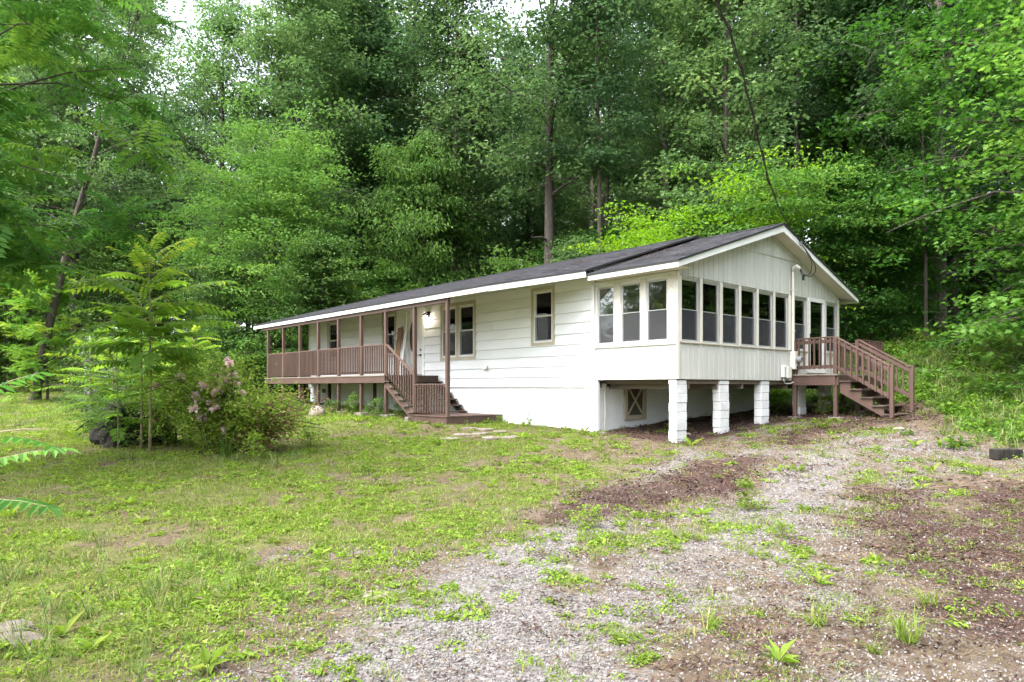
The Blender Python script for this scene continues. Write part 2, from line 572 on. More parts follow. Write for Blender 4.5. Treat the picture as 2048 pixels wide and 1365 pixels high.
def subtract(rect, holes):
    """rect (a0,a1,z0,z1) minus holes -> list of rects"""
    out = [rect]
    for h in holes:
        nxt = []
        for (a0, a1, z0, z1) in out:
            if h[0] >= a1 or h[1] <= a0 or h[2] >= z1 or h[3] <= z0:
                nxt.append((a0, a1, z0, z1))
                continue
            if h[0] > a0:
                nxt.append((a0, h[0], z0, z1))
            if h[1] < a1:
                nxt.append((h[1], a1, z0, z1))
            m0, m1 = max(a0, h[0]), min(a1, h[1])
            if h[2] > z0:
                nxt.append((m0, m1, z0, h[2]))
            if h[3] < z1:
                nxt.append((m0, m1, h[3], z1))
        out = nxt
    return [r for r in out if r[1] - r[0] > 0.012 and r[3] - r[2] > 0.012]


# ------------------------------------------------------------------ terrain
CP = [(-2.35, 0, .42), (-5.9, 0, .5), (-18, 0, .88), (0, 0, .27), (0, 1.75, .39), (0, 3.7, .56), (0, 5.9, .71), (0, 7.5, .85),
      (-5.87, -1.9, .5), (-7.43, -1.9, .53), (-8.96, -1.9, .6), (-10.42, -1.9, .58), (-11.95, -1.9, .62), (-13.4, -1.9, .78),
      (-14.9, -1.9, .8), (-16.3, -1.9, .84), (-17.8, -1.9, .98), (2.5, 5.3, .74), (2.5, 6.7, .9),
      (-9, 4, .8), (-2.2, 3.5, .62), (-15, 5, 1.1), (-1, 9.5, 1.15), (-10, 9, 1.3), (-18, 9, 1.4),
      (-5, 13, 2.0), (-15, 13, 2.2), (-5, 20, 4), (-18, 20, 3.8), (-5, 40, 11), (-25, 40, 9), (15, 30, 8.5), (-40, 20, 3.8), (-60, 40, 7),
      (0, 80, 24), (-60, 80, 18), (40, 60, 19), (40, 10, 6), (60, 0, 7), (80, 80, 32), (-100, 0, 6), (-60, -20, 2.2),
      (9, -25, -.4), (20, -20, 0), (-10, -25, -.3), (-30, -30, .2), (30, -40, 0), (9, -60, -.5), (-60, -60, 0.5), (60, -60, 1),
      (100, -100, 1), (-120, -120, 0), (-150, 100, 22), (150, 100, 38), (150, -10, 14), (-150, -20, 8), (0, 150, 40)]
for (u, v, d) in [(1024, 1365, 3.75), (1024, 1100, 6.6), (1024, 950, 11.4), (300, 1365, 3.75), (300, 1100, 6.8), (300, 950, 11.3),
                  (300, 905, 14), (450, 915, 13.5), (600, 880, 16.3), (100, 830, 24), (100, 790, 33), (100, 758, 46), (50, 735, 60),
                  (1700, 1365, 3.8), (1700, 1100, 6.7), (1700, 950, 11.4), (1700, 880, 14.5), (2000, 915, 12.3), (2040, 1100, 6.9),
                  (2040, 820, 17), (2040, 745, 22), (2040, 680, 28), (1900, 655, 34), (1852, 680, 27), (1790, 722, 23.5), (1440, 905, 13.8)]:
    CP.append(tuple(at(u, v, d)))
CP = np.array(CP)


def _tps(r2):
    return r2 * np.log(np.maximum(r2, 1e-9)) * 0.5


_n = len(CP)
_sc = 20.0
_X = CP[:, :2] / _sc
_K = _tps(((_X[:, None] - _X[None]) ** 2).sum(-1)) + 2e-4 * np.eye(_n)
_P = np.c_[np.ones(_n), _X]
_A = np.block([[_K, _P], [_P.T, np.zeros((3, 3))]])
_W = np.linalg.solve(_A, np.r_[CP[:, 2], 0, 0, 0])


def ground0(x, y):
    x, y = np.atleast_1d(np.asarray(x, float)) / _sc, np.atleast_1d(np.asarray(y, float)) / _sc
    out = np.empty(x.size)
    xf, yf = x.ravel(), y.ravel()
    for i in range(0, x.size, 20000):
        a, b = xf[i:i + 20000], yf[i:i + 20000]
        r2 = (a[:, None] - _X[None, :, 0]) ** 2 + (b[:, None] - _X[None, :, 1]) ** 2
        out[i:i + 20000] = _tps(r2) @ _W[:_n] + _W[_n] + _W[_n + 1] * a + _W[_n + 2] * b
    return out.reshape(x.shape)


def ground(x, y):
    x, y = np.atleast_1d(np.asarray(x, float)), np.atleast_1d(np.asarray(y, float))
    z = ground0(x, y)
    z = z + (fbm(x, y, 0.7, 3, 1) - 0.5) * 0.10 + (fbm(x, y, 4.0, 2, 5) - 0.5) * 0.028
    return z


def gz(x, y):
    return float(ground(x, y)[0])


def G(u, v):
    """ground point seen at a photo pixel"""
    ds = np.concatenate([np.linspace(2.6, 20, 500), np.linspace(20.1, 90, 500)])
    p = CAM[:2][None] + (FW + RT * (u - CXP) / FPX)[None] * ds[:, None]
    zz = CAM[2] + (HZP - v) / FPX * ds
    g = ground0(p[:, 0], p[:, 1])
    k = np.nonzero(zz < g)[0]
    i = k[0] if len(k) else len(ds) - 1
    return p[i]


def poly_mask(x, y, pts, soft=0.35):
    """soft mask round a polyline of (u, v, radius in metres) points"""
    w = [np.r_[G(u, v), r] for u, v, r in pts]
    best = np.full(x.shape, 9e9)
    for a, b in zip(w[:-1], w[1:]):
        d = b[:2] - a[:2]
        t = np.clip(((x - a[0]) * d[0] + (y - a[1]) * d[1]) / max(d @ d, 1e-6), 0, 1)
        r = a[2] + (b[2] - a[2]) * t
        q = np.hypot(x - a[0] - d[0] * t, y - a[1] - d[1] * t) - r
        best = np.minimum(best, q)
    return 1.0 / (1.0 + np.exp(np.clip(best / (soft * 0.5), -30, 30)))


TRK_A, TRK_B = G(520, 1365), G(1385, 900)


def zones(x, y):
    """what the ground is made of: gravel, mulch, dirt, grass, cover (0..1 each)"""
    n1 = fbm(x, y, 0.9, 4, 11)
    n2 = fbm(x, y, 2.6, 3, 21)
    n3 = fbm(x, y, 0.45, 3, 31)
    gx, gy = x + (n1 - .5) * 1.1, y + (n2 - .5) * 0.9
    grav = np.maximum.reduce([
        poly_mask(gx, gy, [(620, 1400, .6), (800, 1270, .55), (960, 1150, .6), (1130, 1055, .65), (1290, 965, .5), (1390, 905, .4)], .6),
        poly_mask(gx, gy, [(1000, 1400, 1.0), (1150, 1250, .7), (1330, 1140, .7), (1560, 1030, 1.1), (1620, 950, 1.0), (1720, 872, .4)], .9) * .85,
        poly_mask(gx, gy, [(1000, 1365, .8), (900, 1250, .5), (1050, 1200, .5)]),
        poly_mask(gx, gy, [(1150, 1400, .9), (1350, 1250, .9), (1500, 1150, .9), (1750, 1060, .7), (1850, 950, .6)], 1.2) * (.25 + 1.1 * n2),
        poly_mask(gx, gy, [(480, 1145, .1), (600, 1112, .14), (720, 1118, .16)])])
    mul = np.maximum.reduce([
        poly_mask(gx, gy, [(1110, 1035, .25), (1250, 1000, .6), (1400, 960, .75), (1490, 925, .5)]),
        poly_mask(gx, gy, [(1760, 985, .5), (1920, 1080, .7), (2080, 1250, .8), (2150, 1000, 1.2)]) * .8,
        poly_mask(gx, gy, [(1480, 1390, .5), (1640, 1260, .5), (1850, 1290, .5)]) * .5,
        poly_mask(gx, gy, [(1560, 880, .5), (1700, 850, .6), (1850, 830, .7), (1960, 850, .5)])])
    under = ((x > -2.6) & (x < 0.3) & (y > -0.1) & (y < 9)).astype(float)
    under = np.maximum(under, ((x > 0) & (x < 2.6) & (y > 4.6) & (y < 9)).astype(float) * 0.8)
    porch = ((x > -18) & (x < -6) & (y > -1.9) & (y < 0.5)).astype(float)
    mul = np.clip(np.maximum(mul, under), 0, 1)
    dirt = np.maximum.reduce([
        poly_mask(gx, gy, [(590, 885, .3), (700, 862, .5), (820, 868, .4), (950, 880, .4)]),
        poly_mask(gx, gy, [(890, 945, .3), (1050, 920, .6), (1220, 905, .7), (1310, 880, .6)]),
        poly_mask(gx, gy, [(420, 1010, .15), (520, 1000, .2), (600, 1015, .15)]),
        poly_mask(gx, gy, [(740, 1045, .2), (860, 1030, .25), (980, 960, .3)]),
        poly_mask(gx, gy, [(0, 870, .3), (80, 880, .3)]),
        poly_mask(gx, gy, [(150, 985, .2), (300, 1040, .25), (380, 1060, .2)]),
        poly_mask(gx, gy, [(520, 1250, .25), (700, 1200, .3), (640, 1290, .2)]),
        poly_mask(gx, gy, [(330, 1330, .2), (480, 1300, .2)]),
        np.clip((fbm(x, y, 0.8, 4, 91) - .60) * 9, 0, .8),
        porch * 0.8])
    strip = np.maximum.reduce([
        poly_mask(gx, gy, [(700, 1090, .35), (850, 1062, .4), (980, 1015, .45), (1080, 985, .35)]),
        poly_mask(gx, gy, [(1190, 1085, .25), (1330, 1078, .3), (1450, 1055, .2)]),
        poly_mask(gx, gy, [(760, 1190, .12), (860, 1215, .12)])])
    d = TRK_B - TRK_A
    side = ((x - TRK_A[0]) * d[1] - (y - TRK_A[1]) * d[0]) / np.hypot(*d)      # > 0 : right of the drive
    right = 1 / (1 + np.exp(-np.clip(side / 0.4, -30, 30)))
    back = 1 / (1 + np.exp(-np.clip((y - 8.6 + (n1 - .5) * 2) / 0.5, -30, 30)))
    # weedy bank right of the stairs
    e = poly_mask(gx, gy, [(1840, 790, .4), (1990, 850, .8), (2130, 880, 1.4), (2200, 800, 2.5)], 0.7)
    u, dep = view(x, y)
    bank = 1 / (1 + np.exp(-np.clip((x * 0.55 + y - 8.6 + (n1 - .5) * 1.6) / 0.45, -30, 30)))
    cover = np.clip(np.maximum(e, bank * (x > -2.0)) * (1 - under), 0, 1)
    cover = np.clip(np.maximum(cover, back), 0, 1)
    grass = (1 - right) * (1 - .92 * grav) * (1 - .62 * dirt) * (1 - .9 * mul)
    speck = np.clip((n2 - .40) * 5, .06, 1) * np.clip((n3 - .25) * 4, .1, 1)
    grass = np.maximum(grass, right * (1 - .7 * mul) * (1 - .6 * grav) * speck * .85)
    grass = np.maximum(grass, strip)
    grass = np.clip(grass * (1 - cover), 0, 1)
    grav = np.maximum(grav, right * (.30 + .55 * n2))
    grav = grav * (1 - cover) * (1 - .6 * mul)
    mul = mul * (1 - cover)
    return grav, mul, dirt, grass, cover


def lines(lo, hi, step, far, grow=1.13):
    a = list(np.arange(lo, hi + 1e-6, step))
    s, x = step, hi
    while x < far:
        s *= grow
        x += s
        a.append(x)
    s, x = step, lo
    while x > -far:
        s *= grow
        x -= s
        a.insert(0, x)
    return np.array(a)


GX, GY = lines(-20, 12, 0.14, 170), lines(-13.5, 11, 0.14, 170)
xx, yy = np.meshgrid(GX, GY)
zz = ground(xx.ravel(), yy.ravel()).reshape(xx.shape)
nx, ny = len(GX), len(GY)
gi = np.arange(nx * ny).reshape(ny, nx)
quads = np.stack([gi[:-1, :-1], gi[:-1, 1:], gi[1:, 1:], gi[1:, :-1]], -1).reshape(-1, 4)
gme = bpy.data.meshes.new('ground')
gme.from_pydata(np.c_[xx.ravel(), yy.ravel(), zz.ravel()].tolist(), [], quads.tolist())
zn = zones(xx.ravel(), yy.ravel())
for nm, arr in zip(('gravel', 'mulch', 'dirt', 'grass', 'cover'), zn):
    a_ = gme.attributes.new(nm, 'FLOAT', 'POINT')
    a_.data.foreach_set('value', arr.astype(np.float32))
gme.polygons.foreach_set('use_smooth', [True] * len(gme.polygons))


def ground_material():
    m, nt, out = new_mat('yard_ground')
    L = nt.links.new
    p = N(nt, 'ShaderNodeBsdfPrincipled', Roughness=0.95)
    p.inputs['Specular IOR Level'].default_value = 0.15
    g = N(nt, 'ShaderNodeNewGeometry')
    pos = g.outputs['Position']

    def noise(s, d=6.0, r=0.6):
        n = N(nt, 'ShaderNodeTexNoise', Scale=s, Detail=d, Roughness=r)
        L(pos, n.inputs['Vector'])
        return n.outputs['Fac']

    def ramp(f, *st):
        c = N(nt, 'ShaderNodeValToRGB')
        e = c.color_ramp.elements
        e[0].position, e[0].color = st[0][0], rgba(st[0][1])
        e[1].position, e[1].color = st[-1][0], rgba(st[-1][1])
        for s in st[1:-1]:
            q = e.new(s[0])
            q.color = rgba(s[1])
        L(f, c.inputs['Fac'])
        return c.outputs[0]

    def mix(f, a, b):
        x = N(nt, 'ShaderNodeMix', data_type='RGBA')
        L(f, x.inputs[0])
        L(a, x.inputs[6])
        L(b, x.inputs[7])
        return x.outputs[2]

    def mask(name, n, k=3.0, off=-1.0):
        """attribute sharpened by noise"""
        a = N(nt, 'ShaderNodeAttribute', attribute_name=name)
        q = N(nt, 'ShaderNodeMath', operation='ADD')
        L(a.outputs['Fac'], q.inputs[0])
        L(n, q.inputs[1])
        w = N(nt, 'ShaderNodeMath', operation='MULTIPLY_ADD', use_clamp=True)
        w.inputs[1].default_value = k
        w.inputs[2].default_value = off * k
        L(q.outputs[0], w.inputs[0])
        return w.outputs[0]

    soil = ramp(noise(5, 9, .7), (.25, (.062, .044, .028)), (.5, (.118, .088, .060)), (.75, (.185, .148, .11)))
    chip = ramp(noise(34, 7, .75), (.3, (.030, .018, .015)), (.5, (.070, .044, .036)), (.72, (.13, .095, .079)))
    vo = N(nt, 'ShaderNodeTexVoronoi', Scale=38.0)
    L(pos, vo.inputs['Vector'])
    sepc = N(nt, 'ShaderNodeSeparateColor')
    L(vo.outputs['Color'], sepc.inputs[0])
    grv = ramp(sepc.outputs[0], (.0, (.10, .089, .081)), (.5, (.175, .161, .152)), (1.0, (.25, .235, .225)))
    grs = ramp(noise(22, 7, .75), (.28, (.066, .056, .028)), (.5, (.11, .118, .038)), (.75, (.155, .175, .052)))
    cvr = ramp(noise(14, 7, .75), (.3, (.018, .03, .008)), (.55, (.045, .08, .014)), (.75, (.075, .12, .022)))
    c = soil
    c = mix(mask('mulch', noise(7, 6, .7), 4.0, -0.95), c, chip)
    c = mix(mask('gravel', noise(9, 6, .75), 4.0, -0.98), c, grv)
    c = mix(mask('grass', noise(11, 7, .8), 3.5, -1.0), c, grs)
    c = mix(mask('cover', noise(6, 5, .7), 3.0, -0.95), c, cvr)
    L(c, p.inputs['Base Color'])
    b = N(nt, 'ShaderNodeBump', Strength=0.8, Distance=0.03)
    L(noise(28, 8, .8), b.inputs['Height'])
    L(b.outputs[0], p.inputs['Normal'])
    L(p.outputs[0], out.inputs['Surface'])
    return m


gme.materials.append(ground_material())
tag(link('ground', gme), kind='structure', label='sloping yard of grass, gravel and bark mulch around the house')

# ------------------------------------------------------------------ the house
HX0, HX1, HY1 = -18.04, -2.38, 8.19             # main block; the sunroom reaches x = 0
house = thing('house', (-9.0, 4.0, 0.5), 'long white single storey house with dark shingle roof and a glazed sunroom on block piers', 'house')


def zr(y):                                       # sunroom roof surface
    return 4.19 + 0.321 * (min(y, 8.1 - y) + 0.5)


def zm(y):                                       # main roof surface
    return 4.03 + 0.2876 * (y + 1.95) if y < 4.1 else 5.77 - 0.327 * (y - 4.1)


def PB(plane, a0, a1, o0, o1, z0, z1):
    if plane == 'front':
        return (a0, a1, -o1, -o0, z0, z1)
    return (o0, o1, a0, a1, z0, z1)


def window(plane, a0, a1, z0, z1, style='vinyl', trim=True, split=0.5, out=0.0):
    """single hung window: frame mesh with panes, sash rail, screen and trim as its pieces"""
    fw = 0.045 if style == 'vinyl' else 0.026
    fm = M['vinyl'] if style == 'vinyl' else M['alu']
    zm_ = z0 + (z1 - z0) * split
    mb = MB()
    o0, o1 = (-0.055 + out, 0.018 + out) if style == 'vinyl' else (-0.06, -0.012)
    for r in ((a0, a0 + fw, z0, z1), (a1 - fw, a1, z0, z1), (a0 + fw, a1 - fw, z1 - fw, z1), (a0 + fw, a1 - fw, z0, z0 + fw)):
        mb.box(*PB(plane, r[0], r[1], o0, o1, r[2], r[3]))
    w = mb.build('window', fm, house, bevel=0.003)
    sw = 0.03 if style == 'vinyl' else 0.014
    # upper and lower sash rails and stiles
    for (b0, b1, oo) in ((zm_, z1 - fw, o0 + 0.028), (z0 + fw, zm_ + 0.012, o0 + 0.012)):
        s = MB()
        for r in ((a0 + fw, a0 + fw + sw, b0, b1), (a1 - fw - sw, a1 - fw, b0, b1),
                  (a0 + fw + sw, a1 - fw - sw, b1 - sw, b1), (a0 + fw + sw, a1 - fw - sw, b0, b0 + sw)):
            s.box(*PB(plane, r[0], r[1], oo - 0.011, oo + 0.011, r[2], r[3]))
        s.build('sash', fm, w)
        MB().box(*PB(plane, a0 + fw + sw * .5, a1 - fw - sw * .5, oo - 0.003, oo + 0.003, b0 + sw * .5, b1 - sw * .5)).build('glass_pane', M['glass'], w)
    oo = o0 + 0.043
    x = PB(plane, a0 + fw, a1 - fw, oo, oo, z0 + fw, zm_)
    if plane == 'front':
        vs = [(x[0], x[2], x[4]), (x[1], x[2], x[4]), (x[1], x[2], x[5]), (x[0], x[2], x[5])]
    else:
        vs = [(x[0], x[2], x[4]), (x[0], x[3], x[4]), (x[0], x[3], x[5]), (x[0], x[2], x[5])]
    MB().add(vs, [(0, 1, 2, 3)]).build('insect_screen', M['screen'], w)
    if trim:
        t = MB()
        tw = 0.085
        for r in ((a0 - tw, a0, z0 - tw, z1 + tw), (a1, a1 + tw, z0 - tw, z1 + tw), (a0, a1, z1, z1 + tw), (a0, a1, z0 - tw, z0)):
            t.box(*PB(plane, r[0], r[1], 0.0, 0.036, r[2], r[3]))
        t.build('trim', M['trim'], w, bevel=0.003)
    return w


FRONT_W = [(-16.35, -15.55, 2.62, 4.03), (-12.15, -11.42, 2.62, 4.03), (-8.68, -7.95, 2.42, 3.98), (-7.83, -7.08, 2.42, 3.98), (-4.52, -3.80, 2.68, 4.06)]
DOOR = (-10.72, -9.74, 1.9, 4.02)
SR_A = [(-2.26, -1.76, 2.54, 3.91), (-1.54, -0.98, 2.54, 3.91), (-0.80, -0.24, 2.54, 3.91)]
SR_B = [(.15, .85), (.97, 1.68), (1.81, 2.52), (2.64, 3.37), (3.48, 4.22), (4.33, 5.05), (5.40, 6.10), (7.34, 8.05)]
GD = (6.20, 7.22, 1.9, 4.0)

# wall core of the main block (front) with openings, other walls plain
mb = MB()
holes = [(w[0], w[1], w[2], w[3]) for w in FRONT_W] + [DOOR]
for r in subtract((HX0, HX1, 1.5, 4.42), holes):
    mb.box(r[0], r[1], 0.0, 0.13, r[2], r[3])
mb.box(HX0, HX0 + .13, 0.13, HY1, 1.5, 4.3)
mb.box(HX0 + .13, HX1 - .13, HY1 - .13, HY1, 1.5, 4.3)
mb.prism([(0.13, 1.5), (HY1, 1.5), (HY1, 4.25), (4.1, 5.6), (0.13, 4.42)], 0, HX1 - .13, HX1)
mb.prism([(0.13, 4.3), (HY1, 4.3), (4.1, 5.6)], 0, HX0, HX0 + .13)
mb.build('wall', [M['interior']], house)
mb = MB().box(HX0 + .13, HX1 - .13, .13, HY1 - .13, 1.8, 1.86)
mb.box(HX0 + .13, HX1 - .13, .13, HY1 - .13, 4.36, 4.4)
mb.box(HX0 + .13, HX1 - .13, 3.4, 3.5, 1.86, 4.36)
mb.build('interior', M['interior'], house)
# lap siding, board by board
tr = 0.085
sh = [(w[0] - tr, w[1] + tr, w[2] - tr, w[3] + tr) for w in FRONT_W] + [(DOOR[0] - .1, DOOR[1] + .1, DOOR[2] - .05, DOOR[3] + .1)]
sh.append((-8.68 - tr, -7.08 + tr, 2.42 - tr, 3.98 + tr))
for k in range(11):
    z0, z1 = 1.5 + 0.27 * k, min(1.5 + 0.27 * (k + 1), 4.43) - .007
    row = (HX0 - .015, HX1 - 0.06)
    cuts = [row[0], -14.6 + (k % 3) * 1.2, -10.9 + (k % 2) * 2.0, -6.2 + (k % 3) * 0.9, row[1]]
    for a, b in zip(cuts[:-1], cuts[1:]):
        for r in subtract((a + .0015, b - .0015, z0, z1), sh):
            def dep(z):
                return 0.032 - 0.026 * (z - z0) / 0.27
            jj = random.uniform(-0.002, 0.002)
            x0, x1, za, zb = r
            lip = 0.0
            vs = [(x0, 0, za), (x1, 0, za), (x1, -dep(za) - jj, za - lip), (x0, -dep(za) - jj, za - lip),
                  (x0, 0, zb), (x1, 0, zb), (x1, -dep(zb), zb), (x0, -dep(zb), zb)]
            MB().add(vs, [(0, 1, 2, 3), (4, 7, 6, 5), (3, 2, 6, 7), (0, 3, 7, 4), (1, 5, 6, 2)]).build('siding_board', M['white'], house)
# side and back siding seen only at an angle
MB().box(HX0 - .02, HX0, -0.0, HY1, 1.48, 4.3).box(HX0, HX1, HY1, HY1 + .02, 1.48, 4.2).build('side_siding', M['white'], house)
piece('corner_trim', house, HX0 - .03, HX0 + .06, -.045, -.0335, 1.48, 4.35, M['corner'])
piece('corner_trim', house, HX1 - .058, HX1 + .035, -.048, -.003, 0.42, 4.1, M['panel'])

for i, w in enumerate(FRONT_W):
    window('front', *w, trim=i not in (2, 3))
t = MB()
a0, a1, z0, z1 = -8.68, -7.08, 2.42, 3.98
for r in ((a0 - .1, a0, z0 - .1, z1 + .1), (a1, a1 + .1, z0 - .1, z1 + .1), (a0, a1, z1, z1 + .1), (a0, a1, z0 - .1, z0), (-7.95, -7.83, z0, z1)):
    t.box(r[0], r[1], -.036, 0.0, r[2], r[3])
t.build('window_trim', M['trim'], house, bevel=0.003)

# entrance door
d = MB()
d.box(DOOR[0] + .02, DOOR[1] - .02, -.012, .03, DOOR[2] + .02, DOOR[3] - .02)
for (x0, x1, z0, z1) in ((-10.62, -10.42, 2.05, 2.45), (-10.04, -9.84, 2.05, 2.45), (-10.62, -10.42, 3.62, 3.86), (-10.04, -9.84, 3.62, 3.86)):
    d.box(x0, x1, -.018, -.012, z0, z1)
door = d.build('door', M['door'], house, bevel=0.003)
cx_, cz_, rx_, rz_ = -10.30, 3.17, 0.235, 0.52
ring, gl = MB(), MB()
n_ = 32
pts = [(cx_ + rx_ * math.cos(2 * math.pi * i / n_), -.03, cz_ + rz_ * math.sin(2 * math.pi * i / n_)) for i in range(n_ + 1)]
ring.tube(pts, 0.014, 6, cap=False)
ring.build('oval_moulding', M['door'], door, smooth=True)
gl.add([(p[0], -.021, p[2]) for p in pts[:-1]], [tuple(range(n_))])
gl.build('oval_glass', M['mesh_dark'], door)
h = MB().tube([(-9.86, -.012, 2.55), (-9.86, -.06, 2.55)], .028, 10).bar((-9.86, -.062, 2.55), (-10.0, -.062, 2.55), .02, .022)
h.build('handle', M['black'], door)
MB().tube([(-9.86, -.012, 2.72), (-9.86, -.045, 2.72)], .028, 10).build('deadbolt', M['black'], door)
t = MB()
for r in ((DOOR[0] - .1, DOOR[0] + .02, 1.86, 4.12), (DOOR[1] - .02, DOOR[1] + .1, 1.86, 4.12), (DOOR[0] + .02, DOOR[1] - .02, 4.0, 4.12)):
    t.box(r[0], r[1], -.034, .02, r[2], r[3])
t.box(-10.98, -10.86, -.02, 0, 1.9, 4.1)
t.build('door_frame', M['vinyl'], house, bevel=0.003)
# dryer vent and crawl space vent
v_ = MB().box(-6.58, -6.44, -.06, -.02, 2.0, 2.12)
v_.add([(-6.6, -.02, 2.15), (-6.42, -.02, 2.15), (-6.42, -.12, 2.04), (-6.6, -.12, 2.04), (-6.6, -.02, 2.13), (-6.42, -.02, 2.13), (-6.42, -.12, 2.02), (-6.6, -.12, 2.02)],
       [(0, 1, 2, 3), (7, 6, 5, 4), (0, 4, 5, 1), (1, 5, 6, 2), (2, 6, 7, 3), (3, 7, 4, 0)])
v_.build('vent_hood', M['vinyl'], house)
# foundation
mb = MB().box(HX0 + .02, HX1 - .02, .012, .21, 0.05, 1.5).box(HX1 - .2, HX1, .21, HY1, 0.05, 1.64).box(HX0 + .02, HX0 + .2, .21, HY1, .3, 1.5).box(HX0 + .2, HX1 - .2, HY1 - .2, HY1, .3, 1.5)
mb.build('foundation_wall', M['block'], house)
fv = MB()
fv.box(-16.95, -16.65, -.004, .014, 1.28, 1.44)
for k in range(5):
    fv.box(-16.93, -16.67, -.012, -.004, 1.295 + k * .028, 1.308 + k * .028)
fv.build('foundation_vent', M['black'], house)
# crawl space hatch with crossed battens, in the end wall under the sunroom
hx = HX1
c_ = MB().box(hx - .01, hx + .012, 1.13, 2.02, .66, 1.62)
hatch = c_.build('crawl_hatch', M['mesh_dark'], house)
for nm, p, q in (('batten', (hx + .03, 1.27, .80), (hx + .03, 1.86, 1.50)), ('batten', (hx + .036, 1.27, 1.50), (hx + .036, 1.86, .80))):
    barpiece(nm, hatch, p, q, .06, .012, M['trim'], up=(1, 0, 0))
for r in ((1.13, 1.25, .66, 1.62), (1.88, 2.02, .66, 1.62), (1.25, 1.88, 1.50, 1.62), (1.25, 1.88, .66, .78)):
    piece('hatch_frame', hatch, hx + .012, hx + .045, r[0], r[1], r[2], r[3], M['trim'])
piece('hinge', hatch, hx + .045, hx + .055, 1.80, 1.93, 1.46, 1.50, M['steel'])
piece('hinge', hatch, hx + .045, hx + .055, 1.80, 1.93, .80, .84, M['steel'])
MB().tube([(hx + .05, .33, 1.64), (hx + .05, .33, 1.30), (hx + .06, .34, .9), (hx + .05, .33, .45)], .017, 8).box(hx, hx + .07, .27, .38, 1.45, 1.6).build('drain_pipe', M['pvc'], house)
piece('post_board', house, HX1 + .036, HX1 + .1, .005, .09, .38, 1.665, M['panel'])

# ------------------------------------------------------------------ sunroom
mb = MB()
for r in subtract((HX1 + .04, 0.0, 1.68, 4.06), SR_A):
    mb.box(r[0], r[1], 0.0, 0.02, r[2], r[3])
mb.build('sunroom_front_panel', M['panel'], house, bevel=0.002)
mb = MB()
for r in subtract((HX1 + .04, -0.02, 1.68, 4.02), SR_A):
    mb.box(r[0], r[1], 0.02, 0.12, r[2], r[3])
hb = [(a, b, 2.53, 3.92) for a, b in SR_B] + [(GD[0], GD[1], GD[2], GD[3])]
for r in subtract((0.12, 8.07, 1.68, 4.02), hb):
    mb.box(-.12, -.02, r[0], r[1], r[2], r[3])
for r in subtract((HX1, -0.02, 1.68, 4.02), [(-2.1, -1.3, 2.5, 3.9), (-1.1, -.3, 2.5, 3.9)]):
    mb.box(r[0], r[1], 8.07, 8.19, r[2], r[3])
mb.build('sunroom_frame', M['jamb'], house)
MB().box(HX1 + .01, -.02, .12, 8.07, 4.02, 4.05).build('sunroom_ceiling', M['interior'], house)
MB().box(HX1 + .01, -.015, .01, 8.18, 1.67, 1.74).box(HX1 + .01, -.06, .3, 8.1, 1.58, 1.67).build('sunroom_floor', M['intdark'], house)
for k in range(7):
    piece('floor_joist', house, HX1 + .02, -.06, .55 + k * 1.15, .59 + k * 1.15, 1.46, 1.58, M['intdark'])
for w in SR_A:
    window('front', *w, style='alu', trim=False)
for a, b in SR_B:
    window('gable', a, b, 2.53, 3.92, style='alu', trim=False)
for (a, b) in ((-2.1, -1.3), (-1.1, -.3)):
    MB().box(a, b, 8.12, 8.126, 2.5, 3.9).build('glass_pane', M['glass'], house)
    MB().box(a, b, 8.1, 8.14, 3.18, 3.22).build('window_rail', M['alu'], house)
# mullions, head and sill boards proud of the wall
for (a, b) in ((-2.335, -2.27), (-1.75, -1.55), (-.97, -.81), (-.23, -.002)):
    piece('mullion', house, a, b, -.018, -.001, 2.47, 3.98, M['corner'])
piece('head_board', house, -2.335, -.002, -.022, -.001, 3.982, 4.04, M['panel'])
piece('sill', house, -2.335, -.002, -.05, -.001, 2.445, 2.468, M['corner'])
edges = [.06] + [x for p in SR_B[:6] for x in p] + [5.2]
for i in range(0, len(edges), 2):
    a, b = edges[i], edges[i + 1]
    piece('mullion', house, .018, .040, a + .006, b - .006, 2.5, 3.96, M['corner'])
for (a, b) in ((5.28, 5.39), (6.11, 6.19), (7.23, 7.33), (8.06, 8.18)):
    piece('mullion', house, .018, .040, a + .004, b - .004, 2.5 if a > 8 or a < 5.5 else 1.9, 3.96, M['corner'])
for a, b in SR_B:
    piece('sill', house, .0, .055, a - .03, b + .03, 2.475, 2.5, M['trim'])
    piece('head_drip', house, .018, .048, a - .01, b + .01, 3.962, 3.985, M['alu'])
piece('corner_trim', house, -.002, .042, -.0195, .06, 1.68, 4.03, M['corner'])
piece('corner_trim', house, .0, .036, 8.13, 8.2, 1.68, 4.1, M['corner'])
# glazed storm door on the side deck
f = MB()
for r in ((GD[0], GD[0] + .11, GD[2], GD[3]), (GD[1] - .11, GD[1], GD[2], GD[3]), (GD[0] + .11, GD[1] - .11, GD[3] - .1, GD[3]), (GD[0] + .11, GD[1] - .11, GD[2], GD[2] + .18)):
    f.box(-.03, .045, r[0], r[1], r[2], r[3])
sdoor = f.build('side_door', M['vinyl'], house, bevel=0.003)
MB().box(.0, .006, GD[0] + .1, GD[1] - .1, GD[2] + .17, GD[3] - .09).build('glass_pane', M['glass'], sdoor)
MB().box(.045, .075, GD[0] + .05, GD[0] + .08, 2.85, 3.0).build('handle', M['black'], sdoor)


